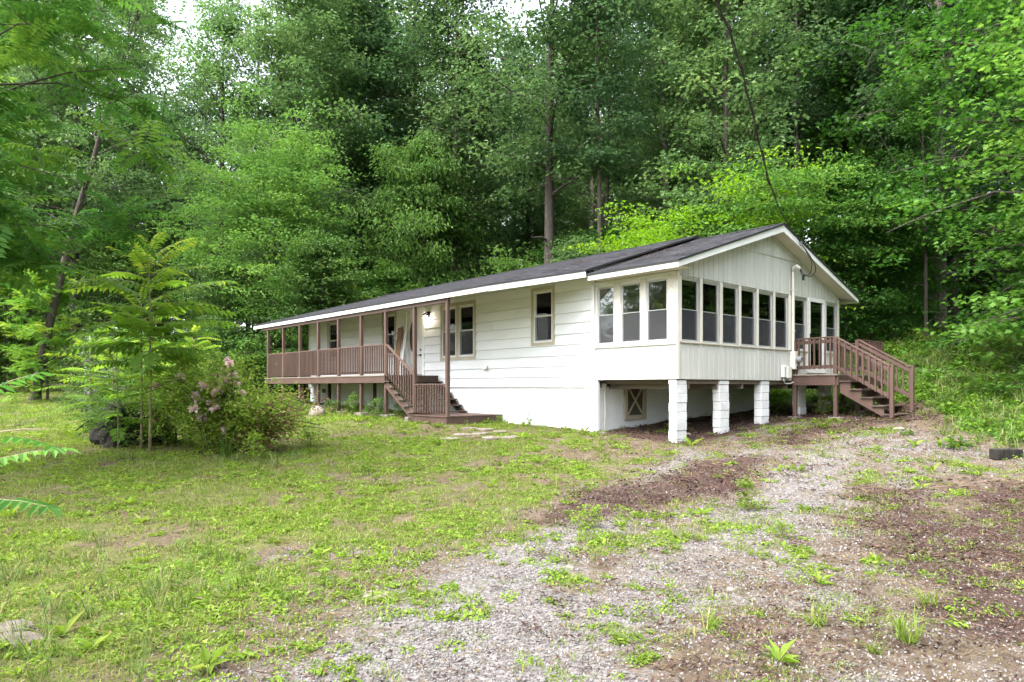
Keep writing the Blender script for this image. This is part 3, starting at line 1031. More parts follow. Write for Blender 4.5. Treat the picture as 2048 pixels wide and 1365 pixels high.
def plank(y0, y1, z0, ztop, o=0.0, th=0.020, ch=0.016):
    ys = [(y0, 0.0), (y0 + ch, th), (y1 - ch, th), (y1, 0.0)]
    vs = [(o + q, y, z0) for y, q in ys] + [(o + q, y, ztop(y)) for y, q in ys]
    n = 4
    fs = [(0, 1, 2, 3), (7, 6, 5, 4)] + [(i, i + 1, n + i + 1, n + i) for i in range(3)]
    MB().add(vs, fs).build('wall_plank', M['plank'], house)


# grooved vertical planks on the gable wall
pw = 0.2045
nP = 40
for k in range(nP):
    a, b = 0.005 + k * pw, 0.005 + (k + 1) * pw
    for r in subtract((a, b, 1.68, 2.5), [(GD[0], GD[1], GD[2] - .02, 9)]):
        plank(r[0], r[1], r[2], lambda y, z=r[3]: z)
    top = lambda y: min(4.92, zr(y) - .15)
    plank(a, b, 4.0 if (a < GD[1] and b > GD[0]) else 3.93, top)
    if zr((a + b) / 2) - .15 > 4.98:
        plank(a, b, 4.90, lambda y: max(zr(y) - .15, 4.92), o=0.021)
MB().box(-.05, -.001, .0, 8.19, 3.92, 4.12).prism([(.0, 4.12), (8.19, 4.12), (4.05, 5.46)], 0, -.05, -.001).build('gable_core', M['plank'], house)
m2 = MB()
for r in subtract((0.0, 8.19, 1.68, 3.92), hb):
    m2.box(-.019, -.001, r[0], r[1], r[2], r[3])
m2.build('gable_sheathing', M['plank'], house)
piece('band_board', house, .0205, .042, 2.35, 5.75, 4.885, 4.915, M['plank'])

# ------------------------------------------------------------------ roofs


def slab(name, poly, th, parent):
    """shingled slab: top shingles, dark edge and underside"""
    mb = MB()
    n = len(poly)
    mb.add(list(poly) + [(p[0], p[1], p[2] - th) for p in poly], [tuple(range(n))], 0)
    k = len(mb.f)
    mb.f += [tuple(range(n, 2 * n))[::-1]] + [(i, n + i, n + (i + 1) % n, (i + 1) % n) for i in range(n)]
    mb.m += [1] * (n + 1)
    return mb.build(name, [M['shingle'], M['dripedge']], parent)


rw0, rw1 = -19.06, -2.16
roof = slab('roof', [(rw0, -1.98, 4.022), (-4.07, -1.98, 4.022), (-4.07, 4.1, 5.77), (rw0, 4.1, 5.77)], .045, house)
slab('roof_corner', [(-4.07, -1.98, 4.022), (rw1, -.55, 4.285), (rw1, 4.1, 5.77), (-4.07, 4.1, 5.77)], .045, house)
slab('roof_back', [(rw0, 4.1, 5.77), (rw1, 4.1, 5.77), (rw1, 8.75, 4.25), (rw0, 8.75, 4.25)], .045, house)
slab('sunroom_roof', [(-2.2, -.53, 4.18), (.43, -.53, 4.18), (.43, 4.05, 5.65), (-2.2, 4.05, 5.65)], .045, house)
slab('sunroom_roof_back', [(-2.2, 4.05, 5.65), (.43, 4.05, 5.65), (.43, 8.68, 4.164), (-2.2, 8.68, 4.164)], .045, house)
rc = MB()
rc.add([(rw0, 3.95, 5.735), (rw1, 3.95, 5.735), (rw1, 4.1, 5.79), (rw0, 4.1, 5.79), (rw1, 4.25, 5.735), (rw0, 4.25, 5.735)], [(0, 1, 2, 3), (3, 2, 4, 5)])
rc.add([(-2.16, 3.9, 5.612), (.435, 3.9, 5.612), (.435, 4.05, 5.668), (-2.16, 4.05, 5.668), (.435, 4.2, 5.612), (-2.16, 4.2, 5.612)], [(0, 1, 2, 3), (3, 2, 4, 5)])
rc.build('ridge_cap', M['shingle'], roof)
# fascia boards
piece('fascia', house, rw0 + .01, -4.08, -1.965, -1.935, 3.85, 3.98, M['fascia'])
barpiece('fascia', house, (-4.08, -1.95, 3.912), (-2.17, -.53, 4.178), .03, .15, M['fascia'])
piece('fascia', house, -2.13, .37, -.51, -.48, 4.02, 4.14, M['fascia'])
MB().prism([(-.51, 4.02), (-.51, 4.14), (4.05, 5.60), (4.05, 5.44)], 0, .372, .402).build('fascia', M['fascia'], house)
MB().prism([(8.66, 4.02), (8.66, 4.125), (4.052, 5.60), (4.052, 5.44)], 0, .372, .402).build('fascia', M['fascia'], house)
piece('fascia', house, -2.19, .37, 8.63, 8.66, 4.01, 4.12, M['fascia'])
MB().prism([(-1.93, 3.86), (-1.93, 3.98), (4.1, 5.72), (4.1, 5.57)], 0, rw0 + .012, rw0 + .04).build('fascia', M['fascia'], house)
# porch ceiling and soffits
mb = MB()
cz = lambda y: zm(y) - .16
mb.add([(rw0 + .04, -1.93, cz(-1.93)), (-4.1, -1.93, cz(-1.93)), (-4.1, .01, cz(.01)), (rw0 + .04, .01, cz(.01)), (-2.2, -.5, 4.12), (-2.2, .01, 4.25)],
       [(0, 3, 2, 1), (1, 2, 5, 4)])
mb.build('porch_ceiling', M['soffit'], house)
so = MB()
ns = 34
for s in range(2):
    for k in range(ns):
        ya, yb = -.48 + k * (4.53 / ns), -.48 + (k + 1) * (4.53 / ns) - .008
        if s:
            ya, yb = 8.1 - yb, 8.1 - ya
        za, zb = zr(ya) - .16, zr(yb) - .16
        so.add([(.001, ya, za), (.37, ya, za), (.37, yb, zb), (.001, yb, zb), (.001, ya, za + .012), (.37, ya, za + .012), (.37, yb, zb + .012), (.001, yb, zb + .012)],
               [(0, 1, 2, 3), (7, 6, 5, 4), (0, 4, 5, 1), (2, 6, 7, 3), (1, 5, 6, 2), (3, 7, 4, 0)])
so.build('soffit', M['soffit'], house)
MB().add([(-2.2, -.48, 4.055), (.37, -.48, 4.055), (.37, 0.0, 4.055), (-2.2, 0.0, 4.055)], [(0, 3, 2, 1)]).build('eave_soffit', M['soffit'], house)
MB().add([(-2.2, 8.19, 4.04), (.37, 8.19, 4.04), (.37, 8.63, 4.04), (-2.2, 8.63, 4.04)], [(0, 3, 2, 1)]).build('eave_soffit', M['soffit'], house)

# ------------------------------------------------------------------ block piers
PIERS = [(0.0, 'white painted block pier under the near front corner of the sunroom'), (1.75, 'second white block pier from the near corner of the sunroom'),
         (3.69, 'third white block pier from the near corner of the sunroom'), (5.74, 'white block pier behind the near post of the side deck'),
         (7.33, 'shaded block pier under the far end of the sunroom')]
for y0, lab in PIERS:
    base = gz(-.1, y0 + .2) - .12
    t = thing('block_pier', (-.1, y0 + .2, base), lab, 'pier', 'block piers under the sunroom')
    z, k = 1.655, 0
    while z > base:
        zz0 = max(z - (.09 if k == 0 else .197), base - .05)
        jx, jy = random.uniform(-.008, .008), random.uniform(-.010, .010)
        piece('block', t, -.205 + jx, -.005 + jx, y0 + .002 + jy, y0 + .402 + jy, zz0, z, M['pierblock'], bev=.008)
        z = zz0 - .006
        k += 1

# ------------------------------------------------------------------ front porch
PY = -1.86
porch = thing('front_porch', (-12.0, -0.95, 0.5), 'long brown wooden front porch with railing, roof posts and a stair to a low landing', 'porch')
PX = [-5.87, -7.43, -8.96, -10.43, -11.93, -13.41, -14.88, -16.33, -17.78]
for i, x in enumerate(PX):
    g0 = gz(x, PY)
    p = piece('post', porch, x - .048, x + .048, PY - .048, PY + .048, g0 - .05, 3.74, M['brown'], bev=.006)
    if i not in (0, 1, 8):
        w = .22 if i % 2 else .27
        piece('footing', porch, x - w, x + w, PY - .14, PY + .16, g0 - .15, g0 + .085, M['concrete'], bev=.012)
for x in (-15.6, -17.8, -12.2, -9.1):
    g0 = gz(x, -.35)
    piece('post', porch, x - .048, x + .048, -.4, -.304, g0 - .05, 1.64, M['brown2'])
piece('footing', porch, -7.75, -7.56, -2.0, -1.78, gz(-7.6, -1.9) - .1, .66, M['concrete'], bev=.012)
piece('beam', porch, -18.4, -5.80, PY - .045, PY + .045, 3.742, 3.90, M['brown'])
piece('rim_joist', porch, -17.9, -8.90, -1.952, -1.912, 1.63, 1.828, M['brown'])
piece('rim_joist', porch, -8.915, -8.875, -1.9, -.02, 1.63, 1.828, M['brown'])
piece('rim_joist', porch, -17.9, -17.86, -1.9, -.02, 1.63, 1.828, M['brown'])
for k in range(12):
    piece('joist', porch, -17.2 + k * .73, -17.16 + k * .73, -1.9, -.06, 1.64, 1.825, M['brown2'])
for k in range(13):
    y0 = -1.97 + k * .151
    piece('deck_board', porch, -17.93, -8.87 if k else -8.9, y0, y0 + .143, 1.83, 1.868, M['greywood'] if k == 0 else M['brown2'])


def railing(parent, x0, x1, y, z_top, z_bot, n, mat, w=.036, axis=0):
    """level railing bay: top rail, bottom rail and single balusters"""
    if axis == 0:
        piece('top_rail', parent, x0, x1, y - .045, y + .045, z_top - .036, z_top, mat)
        piece('bottom_rail', parent, x0, x1, y - .02, y + .02, z_bot, z_bot + .06, mat)
    else:
        piece('top_rail', parent, y - .045, y + .045, x0, x1, z_top - .036, z_top, mat)
        piece('bottom_rail', parent, y - .02, y + .02, x0, x1, z_bot, z_bot + .06, mat)
    for i in range(n):
        c = x0 + (x1 - x0) * (i + .5) / n
        if axis == 0:
            piece('baluster', parent, c - w / 2, c + w / 2, y - .058, y - .022, z_bot - .02, z_top - .036, mat, bev=.003)
        else:
            piece('baluster', parent, y + .022, y + .058, c - w / 2, c + w / 2, z_bot - .02, z_top - .036, mat, bev=.003)


for a, b in zip(PX[3:], PX[2:-1]):
    railing(porch, a + .05, b - .05, PY, 2.80, 1.93, 13, M['brown'])
railing(porch, PX[1] + .05, PX[0] - .05, PY, 1.595, .80, 12, M['brown'])
railing(porch, -1.8, -.08, -17.80, 2.80, 1.93, 14, M['brown'], axis=1)
# stair: six treads down to the landing
for k in range(6):
    z = 1.868 - .178 * (k + 1)
    x0 = -8.90 + .252 * k
    piece('tread', porch, x0, x0 + .275, -1.97, -.03, z - .036, z, M['brown2'])
    for yy_ in (-1.84, -.10):
        piece('riser_block', porch, x0 + .01, x0 + .09, yy_, yy_ + .05, z - .16, z - .036, M['brown2'])
barpiece('stringer', porch, (-8.88, -1.90, 1.60), (-7.36, -1.90, .60), .04, .22, M['brown'])
barpiece('stringer', porch, (-8.88, -.06, 1.60), (-7.36, -.06, .60), .04, .22, M['brown2'])
barpiece('stair_rail', porch, (-8.93, PY, 2.78), (-7.43, PY, 1.82), .09, .036, M['brown'])
barpiece('stair_rail', porch, (-8.93, PY, 1.93), (-7.43, PY, .98), .036, .06, M['brown'])
for i in range(11):
    x = -8.83 + i * .127
    s = (x + 8.93) / 1.5
    piece('baluster', porch, x - .018, x + .018, PY - .058, PY - .022, 1.93 - .95 * s - .05, 2.77 - .96 * s, M['brown'], bev=.003)
# landing
for k in range(13):
    y0 = -1.955 + k * .151
    piece('landing_board', porch, -7.46, -5.80, y0, y0 + .143, .70, .735, M['brown'])
piece('rim_joist', porch, -7.46, -5.82, -1.935, -1.90, .50, .698, M['brown'])
piece('rim_joist', porch, -5.855, -5.82, -1.898, -.02, .50, .698, M['brown'])
piece('rim_joist', porch, -7.46, -7.42, -1.898, -.02, .50, .698, M['brown'])
for x in (-7.2, -6.1):
    piece('footing', porch, x - .12, x + .12, -1.85, -1.6, gz(x, -1.7) - .1, .50, M['concrete'])
    piece('footing', porch, x - .12, x + .12, -.4, -.15, gz(x, -.3) - .1, .50, M['concrete'])

# ------------------------------------------------------------------ side deck with stair
deck = thing('side_deck', (1.2, 6.6, 0.8), 'small brown wooden side deck with a railed stair at the sunroom door', 'deck')
DY0, DY1, DX = 5.30, 8.32, 1.16
for (x, y, top) in ((.09, DY0, 2.74), (DX, DY0, 2.80), (DX, DY1, 2.78), (.09, DY1, 2.74), (DX, 6.66, 2.78)):
    piece('post', deck, x - .048, x + .048, y - .048, y + .048, gz(x, y) - .08, top, M['brown'], bev=.006)
    piece('footing', deck, x - .15, x + .15, y - .12, y + .12, gz(x, y) - .2, gz(x, y) + .04, M['concrete'], bev=.012)
piece('rim_joist', deck, .04, DX + .02, DY0 - .085, DY0 - .05, 1.55, 1.80, M['brown'])
piece('rim_joist', deck, DX + .05, DX + .085, DY0 - .05, DY1 + .05, 1.55, 1.80, M['brown'])
piece('rim_joist', deck, .04, DX + .02, DY1 + .05, DY1 + .085, 1.55, 1.80, M['brown'])
for k in range(4):
    piece('joist', deck, .10, 1.19, 5.8 + k * .6, 5.84 + k * .6, 1.60, 1.80, M['brown2'])
for k in range(8):
    x0 = .055 + k * .149
    piece('deck_board', deck, x0, x0 + .143, DY0 - .11, DY1 + .10, 1.803, 1.84, M['greywood'])


def fat_rail(parent, p, q, n, y_out):
    """railing of flat boards: cap, upper and lower rail boards and flat balusters between"""
    p, q = Vector(p), Vector(q)
    dz = Vector((0, 0, 1))
    barpiece('top_rail', parent, p, q, .09, .036, M['brown'])
    barpiece('rail_board', parent, p - dz * .10, q - dz * .10, .034, .09, M['brown'])
    barpiece('rail_board', parent, p - dz * .76, q - dz * .76, .034, .09, M['brown'])
    for i in range(n):
        c = p + (q - p) * ((i + .5) / n)
        c = c + Vector(y_out) * .034
        piece('baluster', parent, c.x - .019, c.x + .019, c.y - .019, c.y + .019, c.z - .82, c.z - .02, M['brown'], bev=.003)


fat_rail(deck, (.14, DY0, 2.78), (DX - .05, DY0, 2.80), 7, (0, -1, 0))
fat_rail(deck, (DX, 6.70, 2.78), (DX, DY1, 2.78), 9, (1, 0, 0))
fat_rail(deck, (.14, DY1, 2.78), (DX - .05, DY1, 2.78), 7, (0, 1, 0))
SXB = 2.50
for (y, sgn) in ((DY0, -1), (6.66, 1)):
    fat_rail(deck, (DX + .03, y, 2.78), (SXB, y, 2.0), 9, (0, sgn, 0))
    piece('post', deck, SXB - .045, SXB + .045, y - .045, y + .045, gz(SXB, y) - .06, 2.06, M['brown'], bev=.006)
# saw-tooth stringers and treads
nst, run, rise = 5, .262, .205
for y in (DY0 + .05, 6.58):
    prof = [(DX + .09, 1.55)]
    z, x = 1.63, DX + .09
    prof = [(x, 1.36), (x, z)]
    for k in range(nst):
        prof += [(x + run, z)]
        x += run
        if k < nst - 1:
            z -= rise
            prof += [(x, z)]
    prof += [(x, .70), (x - .16, .70)]
    MB().prism(prof, 1, y, y + .04).build('stringer', M['brown'], deck)
z, x = 1.63, DX + .09
for k in range(nst):
    piece('tread', deck, x - .01, x + run + .02, DY0 + .0, 6.66, z, z + .036, M['brown2'])
    z -= rise
    x += run

# ------------------------------------------------------------------ things fixed to or leaning on the house
lamp = thing('wall_lantern', (-9.40, -.02, 3.80), 'lit black wall lantern beside the front door', 'lamp')
MB().box(-9.46, -9.34, -.045, -.024, 3.72, 3.92).build('back_plate', M['black'], lamp)
lb = MB().tube([(-9.40, -.04, 3.87), (-9.40, -.12, 3.90), (-9.40, -.15, 3.86)], .013, 8)
lb.tube([(-9.40, -.15, 3.87), (-9.40, -.15, 3.84), (-9.40, -.15, 3.80)], [.02, .075, .085], 12)
lb.tube([(-9.40, -.15, 3.80), (-9.40, -.15, 3.79)], .088, 12)
lb.build('cap', M['black'], lamp, smooth=False)
MB().tube([(-9.40, -.15, 3.79), (-9.40, -.15, 3.76), (-9.40, -.15, 3.70), (-9.40, -.15, 3.675)], [.035, .055, .055, .03], 12).build('bulb', M['bulb'], lamp, smooth=True)
ld = bpy.data.lights.new('lantern_light', 'POINT')
ld.energy = 0.7
ld.color = (1.0, .86, .68)
ld.shadow_soft_size = .06
lo = bpy.data.objects.new('lantern_light', ld)
lo.parent = lamp
lo.location = (0, -.20, -.14)
col.objects.link(lo)
ceil = MB().tube([(-7.95, 1.6, 4.355), (-7.95, 1.6, 4.33)], .11, 20).build('ceiling_lamp', M['ceil_lamp'], at=(-7.95, 1.6, 4.34))
tag(ceil, 'lit round ceiling lamp inside behind the double front window', 'lamp')
b1 = MB().bar((-10.75, -.42, 1.87), (-11.02, -.06, 3.52), .26, .022, up=(0, -1, .25)).build('leaning_board', M['board'], at=(-10.75, -.42, 1.87))
tag(b1, 'brown board leaning on the porch wall left of the front door', 'board')
b2 = MB().bar((-10.42, -.46, 1.87), (-10.66, -.07, 3.40), .12, .022, up=(0, -1, .25)).build('leaning_board', M['vinyl'], at=(-10.42, -.46, 1.87))
tag(b2, 'narrow white board leaning beside the brown one at the front door', 'board')

meter = thing('electric_meter', (.05, 5.24, 1.85), 'electric meter with tall painted conduit on the gable wall', 'meter')
MB().tube([(.07, 5.22, 2.42), (.07, 5.22, 4.62)], .032, 10).box(.03, .11, 5.17, 5.27, 3.0, 3.03).box(.03, .11, 5.17, 5.27, 4.1, 4.13).build('conduit', M['pvc'], meter)
MB().tube([(.07, 5.22, 4.60), (.09, 5.22, 4.72), (.17, 5.24, 4.74), (.25, 5.26, 4.66)], [.036, .05, .05, .036], 10).build('weather_head', M['pvc'], meter, smooth=True)
MB().box(.032, .17, 5.12, 5.36, 1.98, 2.46).build('meter_box', M['pvc'], meter, bevel=.008)
md = MB().tube([(.17, 5.25, 2.24), (.19, 5.25, 2.24)], .105, 20).tube([(.19, 5.25, 2.24), (.27, 5.25, 2.24), (.30, 5.25, 2.24)], [.092, .088, .06], 20).build('meter_dial', M['steel'], meter)
MB().box(.301, .306, 5.21, 5.29, 2.25, 2.28).box(.17, .20, 5.22, 5.28, 2.0, 2.06).build('dial_plate', M['black'], md)
MB().tube([(.10, 5.38, 2.1), (.12, 5.42, 1.9), (.10, 5.36, 1.68), (.06, 5.1, 1.60), (.03, 4.9, 1.6)], .016, 8).build('loop_cable', M['pvc'], meter, smooth=True)
jb = thing('junction_box', (.05, 4.76, 1.66), 'white plastic junction box low on the gable wall left of the meter', 'box')
MB().box(.030, .12, 4.62, 4.78, 1.76, 2.08).build('box_body', M['vinyl'], jb, bevel=.01)
MB().box(.032, .14, 4.80, 5.02, 1.74, 2.06).build('box_body', M['pvc'], jb, bevel=.01)
MB().tube([(.07, 4.70, 1.76), (.075, 4.70, 1.66)], .02, 8).tube([(.06, 4.76, 1.76), (.07, 4.77, 1.60)], .012, 8).build('pipe_stub', M['steel'], jb)
MB().box(.121, .126, 4.69, 4.70, 1.80, 2.02).build('seam', M['black'], jb)

# overhead service cable from the gable to a point high over the yard
a_ = np.array([.42, 4.93, 5.27])
wp = [a_, at(1562, 425, 16.3), at(1532, 340, 14.6), at(1502, 215, 12.5), at(1468, 88, 10.4), at(1432, 0, 9.0), at(1385, -140, 7.6), at(1290, -420, 6.0)]
wp.append(wp[-1] + (wp[-1] - wp[-2]) * 5 + np.array([0, 0, -1.0]))


def smooth_path(w, n=6):
    w = [np.array(p, float) for p in w]
    w = [2 * w[0] - w[1]] + w + [2 * w[-1] - w[-2]]
    out = []
    for i in range(1, len(w) - 2):
        for k in range(n):
            t = k / n
            p0, p1, p2, p3 = w[i - 1:i + 3]
            out.append(.5 * ((2 * p1) + (-p0 + p2) * t + (2 * p0 - 5 * p1 + 4 * p2 - p3) * t ** 2 + (-p0 + 3 * p1 - 3 * p2 + p3) * t ** 3))
    out.append(w[-2])
    return out


sp_ = smooth_path(wp, 8)
cab = thing('service_cable', tuple(a_), 'dark overhead service cable wound with vine, running from the gable up over the yard', 'cable')
MB().tube(sp_, .014, 6).build('cable', M['cable'], cab, smooth=True)
tw = []
for i, p in enumerate(sp_):
    an = i * 1.1
    tw.append(p + np.array([math.cos(an), math.sin(an), math.sin(an * .7)]) * .026)
MB().tube(tw[10:], [.011 + .005 * math.sin(i * 1.7) for i in range(len(tw) - 10)], 5).build('vine_stem', M['bark'], cab, smooth=True)
MB().tube(smooth_path([(.42, 4.93, 5.27), (.46, 5.35, 5.0), (.44, 5.75, 4.72), (.36, 5.7, 4.5), (.28, 5.4, 4.52), (.24, 5.27, 4.66)], 6), .012, 6).tube(
    smooth_path([(.42, 4.93, 5.27), (.44, 5.2, 5.08), (.40, 5.6, 4.85), (.34, 5.62, 4.56), (.27, 5.36, 4.48), (.24, 5.26, 4.64)], 6), .010, 6).box(.26, .30, 5.33, 5.40, 4.36, 4.50).build('drip_loop', M['cable'], cab, smooth=False)
MB().box(.38, .44, 4.88, 4.97, 5.22, 5.31).build('cable_clamp', M['steel'], cab)

# ------------------------------------------------------------------ foliage builders


def unit(a):
    return a / np.maximum(np.linalg.norm(a, axis=-1, keepdims=True), 1e-9)


class LF:
    """collects leaf polygons: V vertices, F faces (same vertex count), rnd per face"""

    def __init__(self):
        self.v, self.f, self.r, self.n = [], [], [], 0

    def put(self, V, F, r):
        """V (n,k,3), F list of index tuples into k (triangles), r (n,)"""
        n, k, _ = V.shape
        base = (self.n + np.arange(n) * k)[:, None, None]
        F = np.array(F)[None]
        self.v.append(V.reshape(-1, 3))
        self.f.append((base + F).reshape(-1, F.shape[-1]))
        self.r.append(np.repeat(r, F.shape[1]))
        self.n += n * k

    def leaves(self, C, D, Nn, Ln, Wd, r=None, fold=0.18, curl=0.12):
        D = unit(D)
        S = unit(np.cross(D, Nn))
        U = np.cross(S, D)
        Ln, Wd = np.asarray(Ln)[:, None], np.asarray(Wd)[:, None]
        m = C + D * Ln * .45
        V = np.stack([C, m + S * Wd * .5 + U * Wd * fold, C + D * Ln - U * Ln * curl, m - S * Wd * .5 + U * Wd * fold], 1)
        self.put(V, [(0, 1, 2), (0, 2, 3)], rng.random(len(C)) if r is None else r)

    def ovate(self, C, D, Nn, Ln, Wd, r, curl=.12):
        """smooth pointed oval leaf"""
        D = unit(D)
        S = unit(np.cross(D, Nn))
        U = np.cross(S, D)
        Ln, Wd = np.asarray(Ln)[:, None], np.asarray(Wd)[:, None]
        pat = [(0, 0, 0), (.22, .42, .07), (.58, .46, .05), (1, 0, -curl), (.58, -.46, .05), (.22, -.42, .07)]
        V = np.stack([C + D * Ln * a + S * Wd * b + U * Ln * c for a, b, c in pat], 1)
        self.put(V, [(0, 1, 2), (0, 2, 3), (0, 3, 4), (0, 4, 5)], r)

    def lobed(self, C, D, Nn, Ln, r=None):
        """five-lobed leaf"""
        D = unit(D)
        S = unit(np.cross(D, Nn))
        U = np.cross(S, D)
        Ln = np.asarray(Ln)[:, None]
        pat = [(0, 0, 0), (.18, .18, .02), (.15, .5, .05), (.42, .26, .03), (.62, .46, .02), (.68, .16, .01), (1, 0, -.1),
               (.68, -.16, .01), (.62, -.46, .02), (.42, -.26, .03), (.15, -.5, .05), (.18, -.18, .02)]
        V = np.stack([C + D * Ln * a + S * Ln * b + U * Ln * c for a, b, c in pat], 1)
        F = [(0, 1, 11), (1, 2, 3), (1, 3, 11), (3, 9, 11), (9, 10, 11), (3, 4, 5), (3, 5, 9), (5, 7, 9), (7, 8, 9), (5, 6, 7)]
        self.put(V, F, rng.random(len(C)) if r is None else r)

    def blades(self, C, D, Nn, Ln, Wd, r=None):
        """single thin triangles (needles)"""
        D = unit(D)
        S = unit(np.cross(D, Nn))
        Ln, Wd = np.asarray(Ln)[:, None], np.asarray(Wd)[:, None]
        V = np.stack([C - S * Wd * .5, C + S * Wd * .5, C + D * Ln], 1)
        self.put(V, [(0, 1, 2)], rng.random(len(C)) if r is None else r)

    def mesh(self, name, mat):
        V, F, r = np.concatenate(self.v), np.concatenate(self.f), np.concatenate(self.r)
        me = bpy.data.meshes.new(name)
        me.from_pydata(V.tolist(), [], F.tolist())
        a = me.attributes.new('rnd', 'FLOAT', 'FACE')
        a.data.foreach_set('value', r.astype(np.float32))
        me.materials.append(mat)
        return me


def rand_dirs(n, pitch=-.25, spread=.4):
    az = rng.random(n) * 2 * np.pi
    el = pitch + rng.normal(0, spread, n)
    return np.stack([np.cos(az) * np.cos(el), np.sin(az) * np.cos(el), np.sin(el)], -1)


def up_normals(n, tilt=.45):
    a = rng.normal(0, tilt, (n, 3))
    a[:, 2] = 1.0
    return unit(a)


def frond(n_pair, L, ll, lw, arch=.5):
    """pinnate leaf along +x from the origin: arrays C, D, N, Ln, Wd and rachis path"""
    s = np.linspace(.16, 1.0, n_pair)
    px_, pz_ = L * s, L * (.25 * s - arch * s ** 2 * .6)
    C, D, Nn, Ln, Wd = [], [], [], [], []
    for i in range(n_pair):
        k = 1 - .45 * abs(s[i] - .5) * 1.2
        tx, tz = 1.0, .25 - arch * 1.2 * s[i]
        for sg in (-1, 1):
            C.append((px_[i], 0, pz_[i]))
            D.append((.45 + rng.normal(0, .07), sg * 1.0, -.3 + rng.normal(0, .08)))
            Nn.append((-tz, -sg * .25, 1.0))
            Ln.append(ll * k * rng.uniform(.85, 1.12))
            Wd.append(lw * k)
    C.append((px_[-1], 0, pz_[-1]))
    D.append((1, 0, -.5))
    Nn.append((.3, 0, 1))
    Ln.append(ll * .8)
    Wd.append(lw)
    return [np.array(q, float) for q in (C, D, Nn, Ln, Wd)]


def put_fronds(lf, origins, az, el, scale, frs, rnd=None, near=False):
    for i in range(len(origins)):
        C, D, Nn, Ln, Wd = frs[int(rng.integers(len(frs)))]
        ca, sa, ce, se = math.cos(az[i]), math.sin(az[i]), math.cos(el[i]), math.sin(el[i])
        ry = np.array([[ce, 0, -se], [0, 1, 0], [se, 0, ce]])
        rz = np.array([[ca, -sa, 0], [sa, ca, 0], [0, 0, 1]])
        ro = rng.normal(0, .25)
        rx = np.array([[1, 0, 0], [0, math.cos(ro), -math.sin(ro)], [0, math.sin(ro), math.cos(ro)]])
        m = (rz @ ry @ rx).T
        r = np.clip((rng.random() if rnd is None else rnd[i]) + rng.normal(0, .12, len(C)), 0, 1)
        if near:
            lf.ovate(origins[i] + (C @ m) * scale[i], D @ m, Nn @ m, Ln * scale[i], Wd * scale[i] * .9, r)
        else:
            lf.leaves(origins[i] + (C @ m) * scale[i], D @ m, Nn @ m, Ln * scale[i], Wd * scale[i], r, fold=.08, curl=.12)


def path_at(P, t):
    t = min(max(t, 0), 1) * (len(P) - 1)
    i = min(int(t), len(P) - 2)
    f = t - i
    return P[i] * (1 - f) + P[i + 1] * f


